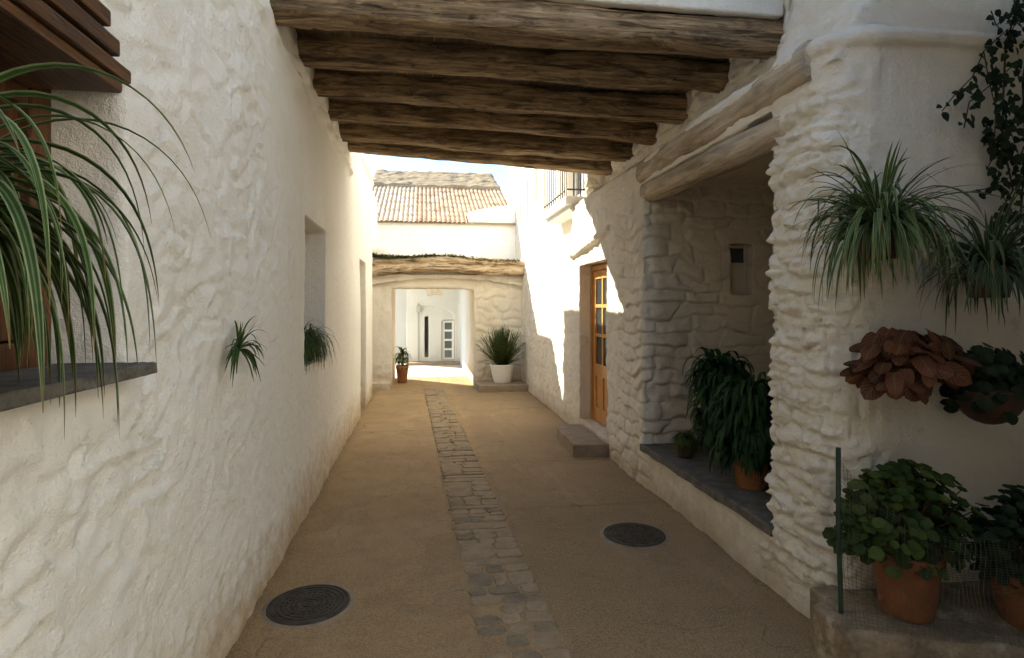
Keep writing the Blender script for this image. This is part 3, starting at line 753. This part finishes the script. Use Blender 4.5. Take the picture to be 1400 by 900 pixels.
def d_arch(p, n):
    x, y, z = p[:, 0], p[:, 1], p[:, 2]
    f = (y < AY+.12)
    return np.where(f, .034*(stones(x, z, .17, .42, 23) - .45)*(x > 1.02) + .02*fbm(p*5, 4, 81), .006*fbm(p*4, 3, 82)) + .008*fbm(p*1.2, 2, 83)
solid('wall', w, .025, d_arch, M_arch, arch)
lt = MB()
lt.prism([(-1.0, 2.13), (-.4, 2.24), (.3, 2.27), (1.2, 2.22), (2.05, 2.20), (2.05, 2.42), (1.2, 2.46), (.2, 2.50), (-.5, 2.48), (-1.0, 2.40)], 'y', AY-.26, AY+.3)
lt.tube([(-1.0, AY-.2, 2.20), (-.4, AY-.25, 2.31), (.4, AY-.27, 2.33), (1.2, AY-.25, 2.27), (2.05, AY-.24, 2.26)], .075)
lt.tube([(-1.0, AY-.18, 2.42), (0, AY-.24, 2.47), (1.0, AY-.23, 2.45), (2.05, AY-.22, 2.40)], .07)
def d_lint(p, n):
    return .030*(1 - np.abs(fbm(p*np.array([1.3, 9, 13.]), 4, 91)) - .75)*2 + .02*fbm(p*3, 3, 92) + .008*fbm(p*20, 3, 93)
solid('lintel_beam', lt, .02, d_lint, M_lintel, arch)
tr = MB(); tr.box((-.96, AY+.0, 2.40), (1.96, 13.3, 2.47)); tr.build('roof', M_arch, arch)
ms = MB(); rr = random.Random(9)
for i in range(2600):
    x = rr.uniform(-.98, 1.85) if rr.random() < .55 else rr.uniform(-.98, .2); y_ = rr.uniform(AY-.30, AY-.02)
    ms.ribbon((x, y_, 2.525 + .02*math.sin(x*4) - .07*max(0, x-.6)), (rr.uniform(-1, 1), rr.uniform(-1.2, .4), rr.uniform(.1, 1)), rr.uniform(.04, .12), rr.uniform(.015, .035), 1.6, 3, .2, rr.random())
o = ms.build('moss', M_moss, arch); o['kind'] = 'stuff'
hp = MB(); hp.box((-.98, AY-.06, 2.45), (-.72, AY+.5, 2.70)); hp.prism([(-.98, 2.45), (-.45, 2.45), (-.55, 2.56), (-.8, 2.72), (-.98, 2.74)], 'y', AY-.02, AY+.4)
solid('plaster_heap', hp, .03, lambda p, n: .03*fbm(p*5, 3, 95), M_arch, arch)

# taller house at the corner beyond the left house (only its flank shows past the wall end)
cb = MB(); cb.box((-8, AY, -.08), (-.99, 13.3, 3.95))
cbo = solid('corner_house', cb, .06, d_soft, M_left); tag(cbo, 'plain white block behind the end of the lumpy plaster wall, beside the archway', 'house'); 

# ================================================================== TILED HOUSE behind the archway
th = thing('tiled_house', 'white house with ribbed clay tile roof and grey lichen ridge, rising behind the archway', 'house', (.5, 15, 0))
w = MB(); EY = 13.45
w.box((-1.35, EY, 2.40), (2.16, EY+.3, 3.50)); w.prism([(1.04, 3.4), (1.04, 3.76), (1.5, 3.86), (2.16, 3.96), (2.16, 3.4)], 'y', EY, EY+.3)
w.box((-1.35, EY+.25, 2.40), (2.16, 18.4, 2.6)); w.box((-1.35, 16.6, 2.5), (-1.1, 18.4, 3.6))
solid('wall', w, .03, d_soft, M_upper, th)
def roofz(y_): return 3.52 + .45*(y_ - EY)
nx, ny = 420, 60
xs = np.linspace(-1.4, 2.18, nx); ys = np.linspace(EY-.12, 16.55, ny); V = []
for j, y_ in enumerate(ys):
    fy = ((y_ - EY)/.36) % 1.0
    for x in xs:
        ph = (x/.108) % 1.0; hh = .032*abs(math.sin(math.pi*ph))**.7
        jit = .006*math.sin(int(x/.108)*7.1 + int((y_-EY)/.36)*3.3)
        V.append((x, y_, roofz(y_) + hh + .018*(1-fy) + jit))
Fs = [(j*nx+i, j*nx+i+1, (j+1)*nx+i+1, (j+1)*nx+i) for j in range(ny-1) for i in range(nx-1) if not (xs[i] > 1.0 and ys[j] < EY+.28)]
rf = MB(); rf.add(V, Fs); rf.build('roof', M_tile, th, False)
ur = MB(); ur.prism([(16.4, roofz(16.4)-.03), (16.4, roofz(16.4)+.10), (18.35, roofz(18.35)+.04), (18.55, roofz(18.4)), (18.55, 2.5), (16.4, 2.5)], 'x', -1.42, 2.16)
solid('ridge', ur, .04, lambda p, n: .05*fbm(p*4, 4, 97)*np.clip(n[:, 2]+.2, 0, 1), M_oldroof, th)
fe = MB(); fe.prism([(EY-.10, roofz(EY)-.07), (EY-.10, roofz(EY)-.045), (16.4, roofz(16.4)-.02), (16.4, roofz(16.4)-.2)], 'x', -1.38, 2.14); fe.build('eave', M_oldroof, th)

# ================================================================== COURTYARD seen through the archway
ch = thing('courtyard_house', 'small white courtyard house with slot window and recessed blue paned window, seen through the archway', 'house', (.4, 16.3, 0))
w = MB(); CY = 16.25
wallpieces(w, 'x', -.44, 1.3, -.08, 2.6, CY, CY+.3, [(.045, .16, .17, 1.31), (.52, .88, .08, 1.2)])
w.box((-.2, CY+.26, -.08), (1.3, CY+.5, 2.6)); w.box((-.44, CY-.06, -.08), (-.12, CY+.1, 2.5))
w.prism([(-.3, 1.58), (.2, 1.59), (.45, 1.56), (.68, 1.47), (.88, 1.32), (.88, .0), (1.3, .0), (1.3, 2.6), (-.3, 2.6)], 'y', CY-.07, CY+.05)
w.box((1.0, 13.15, -.08), (1.3, CY+.2, 2.5)); w.box((-1.35, 17.2, -.08), (-.3, 17.4, 2.5))
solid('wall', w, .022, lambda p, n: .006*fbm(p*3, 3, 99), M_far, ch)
fs = MB(); fs.box((-.44, CY-.45, -.05), (1.0, CY-.03, .07)); link('step', bevelled(fs, .01), M_step, ch)
q = MB(); q.box((.05, CY+.1, .18), (.13, CY+.13, 1.30)); q.build('slot_window', M_glass, ch)
q = MB()
for a_, b_ in ((.53, .60), (.80, .87)): q.box((a_, CY+.08, .1), (b_, CY+.13, 1.19))
for z_ in (.1, .36, .62, .88, 1.13): q.box((.60, CY+.081, z_), (.80, CY+.129, z_+.055))
wq = q.build('window', M_ceram, ch)
q = MB(); q.box((.59, CY+.10, .12), (.81, CY+.11, 1.16)); q.build('pane', M_glassb, wq)
lm = MB(); lm.box((-.17, CY-.16, 1.42), (-.07, CY-.065, 1.60)); lm.box((-.14, CY-.10, 1.60), (-.10, CY-.05, 1.66))
tag(link('wall_lamp', bevelled(lm, .008), M_grey), 'small grey wall lamp on the white courtyard house', 'lamp')
vb = MB(); vb.box((.08, AY-.02, 1.80), (.18, AY+.2, 1.925)); vb.box((.181, AY-.01, 1.81), (.40, AY+.2, 1.925))
tag(link('cable_box', bevelled(vb, .006), [M_arch]), 'flat beige and grey box fixed under the crown of the archway', 'utility box')

# ================================================================== STEPS, LEDGE, MANHOLES
o = slab('door_step', [(1.58, 6.02), (1.98, 6.0), (1.98, 7.05), (1.66, 7.12), (1.60, 6.9)], -.02, .125, M_step, None, .012, 8)
tag(o, 'worn tan stone step on the pavement below the glazed wooden door', 'step')
o = slab('stone_step', [(1.02, 10.72), (1.98, 10.72), (1.98, 11.5), (1.0, 11.5)], -.02, .125, M_step, None, .012, 9)
tag(o, 'low tan stone step carrying the white pot beside the archway', 'step')
w = MB(); w.box((1.86, 2.30, -.08), (4.4, 2.57, .225)); w.prism([(1.80, 2.26), (2.4, 2.02), (4.4, 1.6), (4.4, 2.5), (1.80, 2.5)], 'z', -.08, .215)
o = solid('planter_ledge', w, .018, lambda p, n: .016*fbm(p*6, 4, 111) + .02*(stones(p[:, 0], p[:, 2]+.03, .13, .35, 31)-.5)*(n[:, 1] < -.5), M_ledge)
tag(o, 'low rough stone ledge carrying the terracotta pots below the wall of hanging plants', 'ledge')
w = MB(); w.box((1.84, 2.36, -.08), (1.98, 2.57, .25))
o = solid('corner_block', w, .015, lambda p, n: .010*fbm(p*9, 4, 113), M_ledge)
tag(o, 'small upright brown stone block at the foot of the rough corner pillar', 'stone block')
def manhole():
    t = thing('manhole_cover', 'round cast iron cover set in the pavement close to the lumpy left wall', 'manhole cover', (0, 0, 0), 'cast iron covers in the pavement')
    m = MB(); m.lathe([(.213, -.01), (.213, .008), (.207, .010), (.199, .010), (.196, .004)], n=56); link('frame', m.mesh('frame'), M_iron, t, False)
    m = MB(); m.lathe([(.212, .0045), (.228, .0035), (.238, -.004)], n=56); m.build('collar', M_step, t, True)
    m = MB(); pr = [(.194, -.01), (.194, .009), (.178, .009), (.176, .004), (.164, .004), (.162, .009), (.150, .009), (.148, .004)]
    for k in range(5):
        r = .130 - k*.026; pr += [(r+.007, .004), (r+.006, .008), (r-.004, .008), (r-.005, .004)]
    pr += [(.0001, .004)]
    m.lathe(pr, n=56)
    for k in range(24):
        a = 2*math.pi*k/24; m.box((-.004, .050, .0035), (.004, .143, .0078), rz=a, c=(0, 0))
    m.build('cover', M_iron, t); return t
def dup(root, loc, rz, label):
    r = root.copy(); COL.objects.link(r); r.location = loc; r.rotation_euler = (0, 0, rz); r['label'] = label
    for c in list(root.children):
        d = c.copy(); COL.objects.link(d); d.parent = r
    return r
m1 = manhole(); m2 = dup(m1, (1.456, 3.90, .002), .7, 'round cast iron cover set in the pavement before the niche with dark sill')
m1.location = (-.60, 3.25, .004); m1.rotation_euler = (0, 0, .3)

# ================================================================== PLANTS
def pot(parent, c, r, h, mat, taper=.72, rim=True):
    m = MB(); x, y_, z = c
    pr = [(.001, 0), (r*taper*.97, 0), (r*taper, .006)]
    pr += [(r*taper + (r*.94-r*taper)*k/5, h*.8*k/5 + .006) for k in range(1, 6)]
    if rim: pr += [(r, h*.82), (r*1.01, h*.98), (r*.98, h), (r*.90, h), (r*.88, h*.86)]
    else: pr += [(r*.98, h*.98), (r*.96, h), (r*.90, h), (r*.88, h*.86)]
    pr += [(.001, h*.86)]
    m.lathe(pr, c, 36); o = m.build('pot', mat, parent, True)
    s_ = MB(); s_.lathe([(r*.885, h*.861), (.001, h*.90)], c, 24); s_.build('soil', M_soil, parent)
    return o
def bracket(parent, c, r, wall):
    m = MB(); pts = [(c[0]+r*math.cos(a), c[1]+r*math.sin(a), c[2]) for a in [2*math.pi*i/24 for i in range(25)]]
    m.tube(pts, .005, 6); m.tube([(c[0], c[1]+r, c[2]), (c[0], wall+.02, c[2])], .006, 6)
    m.build('wall_ring', M_metal, parent)

def spider(rr, fol, c, n, L, w, droop=(1.2, 2.4), zmin=.1, az=None, wall=None, el=(.15, 1.35)):
    for i in range(n):
        a = rr.uniform(0, 2*math.pi) if az is None else rr.uniform(*az)
        e = el[0] + (el[1]-el[0])*rr.random()
        d = (math.cos(a)*math.cos(e), math.sin(a)*math.cos(e), math.sin(e))
        r0 = rr.uniform(0, .035)
        k = rr.uniform(.55, 1.0)
        fol.ribbon((c[0]+math.cos(a)*r0, c[1]+math.sin(a)*r0, c[2]), d, L*k, w*rr.uniform(.7, 1.1), rr.uniform(*droop), 12, .35, rr.random(), rr.uniform(-.5, .5), wall=wall)

rr = random.Random(11)
# big spider plant on the slate window sill
t = thing('spider_plant', 'large striped spider plant spilling over the slate sill of the wooden window', 'plant', (-.93, 1.17, 1.43))
pot(t, (-.93, 1.15, 1.431), .12, .32, M_terra)
f = MB(); c = (-.91, 1.17, 1.765)
for i in range(84):
    a = rr.uniform(-1.3, 2.2); e = rr.uniform(.15, 1.3)
    d = (math.cos(a)*math.cos(e), math.sin(a)*math.cos(e), math.sin(e))
    f.ribbon((c[0]+rr.uniform(-.03, .05), c[1]+rr.uniform(-.05, .05), c[2]), d, rr.uniform(.38, .68), rr.uniform(.017, .032), rr.uniform(1.5, 2.9), 22, .4, rr.random(), rr.uniform(-.6, .6))
f.build('foliage', M_spider, t, True)
# little tuft growing from the wall
t = thing('wall_tuft', 'small spiky green tuft growing straight out of the lumpy plaster wall', 'plant', (LX, 3.02, 1.40))
f = MB(); c = at(327, 478, x=LX+.03)
for i in range(52):
    e = rr.uniform(-1.2, 3.6)
    d = (rr.uniform(.05, .5), math.cos(e)*1.9, math.sin(e)*.9+.25)
    f.ribbon(c, d, rr.uniform(.11, .19) + .12*abs(math.cos(e)), rr.uniform(.009, .014), rr.uniform(.25, 1.1), 9, .4, rr.random(), rr.uniform(-.4, .4))
f.build('foliage', M_air, t, True)
# grass-like plant in the bare niche window
t = thing('grassy_plant', 'bushy dark grassy plant overflowing the sill of the bare niche window', 'plant', (-.99, 5.08, 1.135))
pot(t, (-.99, 5.12, 1.136), .10, .15, M_dpot)
f = MB()
for i in range(420):
    a = rr.uniform(-2.2, 2.2); e = rr.uniform(.2, 1.4); y0 = 5.1 + rr.uniform(-.28, .25)
    d = (math.cos(a)*math.cos(e), math.sin(a)*math.cos(e), math.sin(e))
    f.ribbon((-1.0+rr.uniform(-.06, .06), y0, 1.28), d, rr.uniform(.22, .40), rr.uniform(.006, .011), rr.uniform(1.8, 3.2), 9, .4, rr.random())
f.build('foliage', M_air, t, True)
# hanging spider plants on the panel wall
def hanging_spider(label, u, v, n, L, w, mat, seed, yy=2.36):
    r2 = random.Random(seed); p = at(u, v, y=yy)
    t = thing('hanging_spider_plant', label, 'hanging plant', p, 'spider plants hung on the wall')
    pot(t, (p.x, p.y, p.z-.12), .105, .14, M_dpot); bracket(t, (p.x, p.y, p.z-.02), .108, PY)
    f = MB(); spider(r2, f, (p.x, p.y, p.z+.02), n, L, w, (.5, 2.2), wall=PY-.03, el=(-.1, 1.35))
    spider(r2, f, (p.x, p.y, p.z+.03), 26, L*.85, w*1.1, (.25, 1.0), wall=PY-.03, el=(.6, 1.45))
    spider(r2, f, (p.x, p.y, p.z+.02), n//4, L*.85, w, (1.8, 3.0), wall=PY-.03, el=(.2, .9), az=(-2.9, -.2))
    f.build('foliage', mat, t, True)
hanging_spider('full striped spider plant in wall pot, above the bronze begonia', 1202, 318, 210, .56, .021, M_spider, 21)
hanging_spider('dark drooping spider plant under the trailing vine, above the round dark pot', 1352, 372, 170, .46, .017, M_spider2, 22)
# bronze begonia
p = at(1242, 500, y=2.37)
t = thing('begonia', 'bronze red broad-leaved begonia in a wall pot below the full spider plant', 'hanging plant', p)
pot(t, (p.x, p.y, p.z-.13), .12, .17, M_dpot); bracket(t, (p.x, p.y, p.z-.03), .123, PY)
f = MB(); sm = MB()
for i in range(150):
    a = rr.uniform(0, 2*math.pi); e = rr.uniform(-.65, 1.2); q = .55 + .45*rr.random()**.5
    dv = Vector((math.cos(a)*math.cos(e)*.29, math.sin(a)*math.cos(e)*.15, math.sin(e)*.17))
    pp = Vector((p.x, p.y-.02, p.z+.0)) + dv*q
    if pp.y > PY-.04: pp.y = PY-.05
    out = (Vector((dv.x/.29, dv.y/.15 - .5, dv.z/.17 + .3)) + Vector((rr.uniform(-.7, .7), rr.uniform(-.5, .3), rr.uniform(-.5, .8)))).normalized()
    dn = (Vector((dv.x*1.6, dv.y, -.16 - rr.random()*.1)) + Vector((rr.uniform(-.16, .16), rr.uniform(-.14, .0), rr.uniform(-.06, .20)))).normalized()
    L = rr.uniform(.06, .125); f.leaf(pp - dn*L*.35, dn, out, L, L*rr.uniform(.75, .95), 'heart', rr.uniform(-.35, .1), rr.uniform(.1, .45), rr.random(), 7)
    if i % 3 == 0: sm.tube([(p.x, p.y, p.z), (p.x+dv.x*.5, p.y+dv.y*.5, p.z+dv.z*.6+.03), pp - dn*L*.3], .003, 5)
f.build('foliage', M_beg, t, True); sm.build('stems', M_stem, t)
# round dark hanging pot
p = at(1352, 530, y=2.35)
t = thing('hanging_pot', 'round dark hanging pot with small dusky leaves, beside the bronze begonia', 'hanging plant', p)
m = MB(); pr = [(.001, -.17)] + [(.135*math.sin(a), -.03 - .14*math.cos(a)) for a in [i*math.pi/2/8 for i in range(1, 9)]] + [(.138, .0), (.13, .004), (.12, -.01), (.001, -.012)]
m.lathe(pr, p, 32); m.build('pot', M_dpot, t, True); bracket(t, (p.x, p.y, p.z-.01), .139, PY)
f = MB()
for i in range(230):
    a = rr.uniform(0, 2*math.pi); q = rr.random()**.5; e = rr.uniform(.0, 1.3)
    pp = Vector((p.x+.18*q*math.cos(a), min(p.y+.15*q*math.sin(a), PY-.05), p.z + .20*rr.random()*(1-.3*q) - (.16*rr.random() if q > .8 else 0)))
    f.disc_leaf(pp, (math.cos(a)*.6, -.7+math.sin(a)*.4, .7), rr.uniform(.022, .038), rr.random(), 11)
f.build('foliage', M_vine, t, True)
# geranium pots on the ledge
def geranium(label, c, r, h, spread, n, seed, mat):
    r2 = random.Random(seed); t = thing('potted_geranium', label, 'potted plant', c, 'terracotta pots on the stone ledge')
    pot(t, c, r, h, M_terra); f = MB(); sm = MB(); top = Vector((c[0], c[1], c[2]+h*.9))
    for i in range(n):
        a = r2.uniform(0, 2*math.pi); e = r2.uniform(-.35, 1.5); q = (.35 + .65*r2.random()**.6)
        dv = Vector((math.cos(a)*math.cos(e)*spread[0], math.sin(a)*math.cos(e)*spread[1], .10 + math.sin(e)*spread[2]))*q
        pp = top + dv
        pp.x *= 1
        if pp.y > PY-.04: pp.y = PY-.04 - r2.random()*.03
        nr = (dv.normalized()*.7 + Vector((r2.uniform(-.4, .4), -.45+r2.uniform(-.3, .3), .6)))
        f.disc_leaf(pp, nr, r2.uniform(.017, .033), r2.random(), 13, r2.uniform(.1, .35))
        if i % 2 == 0: sm.tube([top + Vector((r2.uniform(-.03, .03), r2.uniform(-.03, .03), -.03)), top + dv*.5 + Vector((0, 0, .03)), pp], .0025, 5)
    f.build('foliage', mat, t, True); sm.build('stems', M_stem, t); return t
geranium('leafy green geranium in upright terracotta pot behind the wire mesh', (2.15, 2.335, .222), .145, .285, (.35, .20, .31), 760, 31, M_ger)
geranium('dim geranium in wide terracotta pot at the shaded end of the ledge', (2.66, 2.17, .205), .20, .24, (.30, .24, .30), 520, 32, M_vine)
# trailing vine
t = thing('trailing_vine', 'dark small-leaved vine trailing down the smooth white wall above the hanging pots', 'vine', (2.9, 2.5, 3.0))
f = MB(); sm = MB(); r2 = random.Random(41)
paths = [[(1400, -20), (1375, 60), (1372, 120), (1370, 190), (1385, 260), (1362, 300), (1345, 340)], [(1378, 40), (1345, 70), (1330, 105), (1305, 130), (1288, 152)],
         [(1385, 90), (1350, 120), (1325, 140), (1318, 175)], [(1400, 140), (1372, 185), (1345, 200), (1350, 165)], [(1400, 200), (1385, 240), (1350, 258), (1328, 262)],
         [(1410, 40), (1398, 110), (1402, 200), (1395, 300), (1380, 345)], [(1390, 10), (1362, 35), (1355, 15)], [(1372, 190), (1350, 230), (1375, 275), (1365, 320)],
         [(1420, 0), (1430, 120), (1425, 240), (1430, 340)], [(1345, 70), (1352, 110), (1362, 150), (1358, 215)], [(1372, 60), (1390, 30), (1385, -10)]]
for k, pa in enumerate(paths):
    pts = [at(u, v, y=PY-.05-.05*r2.random()) for u, v in pa]
    sm.tube(pts, .0045 if k in (0, 5, 8) else .003, 5)
    for a, b in zip(pts[:-1], pts[1:]):
        nl = max(2, int((b-a).length/.017*(1.0 if k in (1, 2, 4) else 1.6)))
        for i in range(nl):
            q = a.lerp(b, (i+r2.random())/nl) + Vector((r2.uniform(-.035, .035), r2.uniform(-.06, .01), r2.uniform(-.035, .03)))*(1 if k not in (1, 2, 3, 4) else .6)
            d = Vector((r2.uniform(-1, 1), r2.uniform(-.5, .1), r2.uniform(-1.2, .3)))
            L = r2.uniform(.030, .055); f.leaf(q, d, (r2.uniform(-.5, .5), -1, r2.uniform(0, .6)), L, L*.72, 'ovate', .15, .2, r2.random(), 5)
f.build('foliage', M_vine, t, True); sm.build('stems', M_stem, t)
# plants in the niche
def niche(label, c, pr_, ph, n, L, w, up_, seed, mat, potmat, spread=.08):
    r2 = random.Random(seed); t = thing('niche_plant', label, 'potted plant', c, 'potted plants in the niche')
    pot(t, c, pr_, ph, potmat); f = MB()
    for i in range(n):
        a = r2.uniform(0, 2*math.pi); e = r2.uniform(.1, 1.45); hz = c[2] + ph*.9 + up_*r2.random()
        d = Vector((math.cos(a)*math.cos(e), math.sin(a)*math.cos(e), math.sin(e)))
        s = spread*r2.random()
        f.ribbon((c[0]+math.cos(a)*s, c[1]+math.sin(a)*s, hz), d, L*r2.uniform(.5, 1), w*r2.uniform(.6, 1.1), r2.uniform(2.0, 3.6), 8, .3, r2.random(), r2.uniform(-.6, .6), floor=.40)
    sm = MB()
    for i in range(10):
        a = r2.uniform(0, 6.28); sm.tube([(c[0], c[1], c[2]+ph*.8), (c[0]+.05*math.cos(a), c[1]+.05*math.sin(a), c[2]+ph+up_*.9)], .004, 5)
    sm.build('stems', M_stem, t); f.build('foliage', mat, t, True)
niche('tall dense drooping green plant in clay pot, nearer the rough pillar', (2.20, 3.68, .374), .125, .20, 900, .27, .040, .50, 51, M_fern, M_terra, .17)
niche('broad-leaved dark plant standing at the back of the niche', (2.36, 4.35, .374), .13, .22, 460, .30, .055, .58, 52, M_fern, M_dpot, .16)
niche('low small green plant in little clay pot at the edge of the slate sill', (2.10, 4.47, .374), .085, .13, 130, .16, .018, .05, 53, M_ger, M_dpot, .05)
# bush in the white pot
c = Vector((1.50, 11.08, .126))
t = thing('potted_bush', 'bushy green shrub in white pot on the stone step beside the archway', 'potted plant', c)
m = MB(); m.lathe([(.001, 0), (.15, 0), (.165, .02), (.195, .16), (.225, .33), (.235, .355), (.225, .36), (.21, .355), (.20, .31), (.001, .31)], c, 40); m.build('pot', M_ceram, t, True)
s_ = MB(); s_.lathe([(.20, .311), (.001, .325)], c, 24); s_.build('soil', M_soil, t)
f = MB(); r2 = random.Random(61)
for i in range(380):
    a = r2.uniform(0, 2*math.pi); e = 1.57 - abs(r2.gauss(0, .50)); e = max(e, .12)
    d = Vector((math.cos(a)*math.cos(e), math.sin(a)*math.cos(e), math.sin(e))); L = r2.uniform(.40, .80)*(.55+.45*math.sin(e))
    p0 = c + Vector((r2.uniform(-.09, .09), r2.uniform(-.09, .09), .33)); p1 = p0 + d*L + Vector((0, 0, -.05*L))
    f.tube([p0, p0.lerp(p1, .5) + Vector((0, 0, .02)), p1], .003, 4, tint=.3)
    for j in range(16):
        q = p0.lerp(p1, .2 + .8*(j+r2.random())/16); b = r2.uniform(0, 6.28)
        f.ribbon(q, d*.9 + Vector((math.cos(b), math.sin(b), .3))*.6, r2.uniform(.035, .07), .008, .3, 2, .2, r2.random())
f.build('foliage', M_bush, t, True)
# small strap-leaved plant left of the archway opening
c = at(544, 521, y=11.28); c.z = .0
c = Vector((-.42, 12.35, .0))
t = thing('potted_plant', 'small strap-leaved plant in slim clay pot at the jamb of the archway', 'potted plant', c)
pot(t, tuple(c), .13, .36, M_terra, .7)
f = MB()
for i in range(95):
    a = r2.uniform(0, 6.28); e = r2.uniform(.3, 1.45); z = r2.uniform(.33, .62)
    f.ribbon((c.x, c.y, z), (math.cos(a)*math.cos(e), math.sin(a)*math.cos(e), math.sin(e)), r2.uniform(.18, .34), r2.uniform(.025, .045), r2.uniform(1.2, 2.6), 7, .3, r2.random())
f.build('foliage', M_strap, t, True)

# ================================================================== WIRE MESH with its green post
t = thing('wire_fence', 'fine wire mesh stretched from a thin dark green post in front of the terracotta pots', 'fence', (1.87, 2.27, .22))
m = MB(); b0 = at(1150, 832, y=2.27); t0_ = at(1146, 612, y=2.30)
m.tube([b0 + Vector((0, 0, -.02)), b0.lerp(t0_, .5) + Vector((-.006, 0, 0)), t0_], .0105, 8); m.build('post', M_gpost, t)
m = MB(); A = Vector((b0.x, b0.y, 0)); B = Vector((2.5, 1.99, 0)); Cc = Vector((3.3, 1.80, 0)); n1 = 34; n2 = 40
def fp(s, z):
    q = A.lerp(B, s/.6) if s < .6 else B.lerp(Cc, (s-.6)/.4)
    sag = .72 - .30*math.sin(min(1, s/.35)*math.pi/2) 
    return Vector((q.x + .01*math.sin(s*30+z*9), q.y + .012*math.sin(s*17) + .015*z, .215 + z*sag))
for i in range(n1*2):
    s = i/(n1*2); m.tube([fp(s, k/6) for k in range(7)], .0009, 3, cap=False)
for k in range(n2):
    m.tube([fp(i/40, k/(n2-1)) for i in range(41)], .0007, 3, cap=False)
m.build('wire_mesh', M_wire, t)

# unseen pier, side wall and eave, added to darken the planted corner
yw = thing('corner_shade_walls', 'added white pier, side wall and boarded eave out of view, shading the planted corner', 'wall', (3.2, 1, 0))
w = MB(); w.box((3.15, 1.2, -.08), (3.4, 2.54, 3.3)); w.box((2.22, 1.2, -.08), (3.149, 1.45, 3.3)); w.build('wall', M_left, yw)
w = MB(); w.box((2.25, 1.15, 3.30), (3.5, 2.3, 3.38)); w.build('eave', M_board, yw)
ph = thing('rear_light_blocker', 'added ochre house block out of view, cutting light from behind the camera', 'house', (1, -6, 0))  # unseen block, added to dim the frontal light from behind the camera
w = MB(); w.box((-6, -9, -.08), (4.2, -5.5, 5.0)); w.build('wall', stone('ochre_render', (.30, .24, .16), (.38, .30, .21), 4, .4), ph)
ph = thing('sun_bounce_block', 'added tall white house block out of view, bouncing sun onto the left wall', 'house', (7, -5, 0))  # unseen sunlit block, added as a bounce surface for the left wall
w = MB(); w.box((6, -14, -.08), (8, .85, 7)); w.build('wall', M_upper, ph)

# ================================================================== LIGHT, SKY, CAMERA
SUN = Vector((-1.0, .90, .95)).normalized()
world = bpy.data.worlds.new("World"); scene.world = world; world.use_nodes = True
nt = world.node_tree; nt.nodes.clear()
sky = nt.nodes.new('ShaderNodeTexSky'); sky.sky_type = 'NISHITA'; sky.sun_disc = False
sky.sun_elevation = math.asin(SUN.z); sky.sun_rotation = math.atan2(SUN.x, SUN.y)
sky.air_density = 0.9; sky.dust_density = 0.0; sky.ozone_density = 2.5; sky.altitude = 2500
bg = nt.nodes.new('ShaderNodeBackground'); bg.inputs[1].default_value = .12
ow = nt.nodes.new('ShaderNodeOutputWorld'); nt.links.new(sky.outputs[0], bg.inputs[0]); nt.links.new(bg.outputs[0], ow.inputs[0])
sl = bpy.data.lights.new('sun', 'SUN'); sl.energy = 4.1; sl.angle = R(.5); sl.color = (1, .94, .84)
so = bpy.data.objects.new('sun', sl); COL.objects.link(so); so.rotation_euler = (-SUN).to_track_quat('-Z', 'Y').to_euler(); so.location = (-10, 9, 12)

cd = bpy.data.cameras.new('camera'); cd.sensor_width = 36; cd.lens = F/1400*36; cd.shift_y = -(450-418)/1400; cd.clip_start = .05; cd.clip_end = 1000
co_ = bpy.data.objects.new('camera', cd); COL.objects.link(co_); co_.location = (0, 0, CAMZ); co_.rotation_euler = (R(90), 0, -TH)
scene.camera = co_
vs = scene.view_settings; vs.view_transform = 'Standard'; vs.look = 'None'; vs.gamma = 1; vs.use_curve_mapping = False
vs.exposure = 2.08
vs.use_white_balance = True; vs.white_balance_temperature = 7250; vs.white_balance_tint = 3
scene.cycles.max_bounces = 12; scene.cycles.diffuse_bounces = 8; scene.cycles.glossy_bounces = 4; scene.cycles.transparent_max_bounces = 8
scene.cycles.use_denoising = True; scene.cycles.sample_clamp_indirect = 8
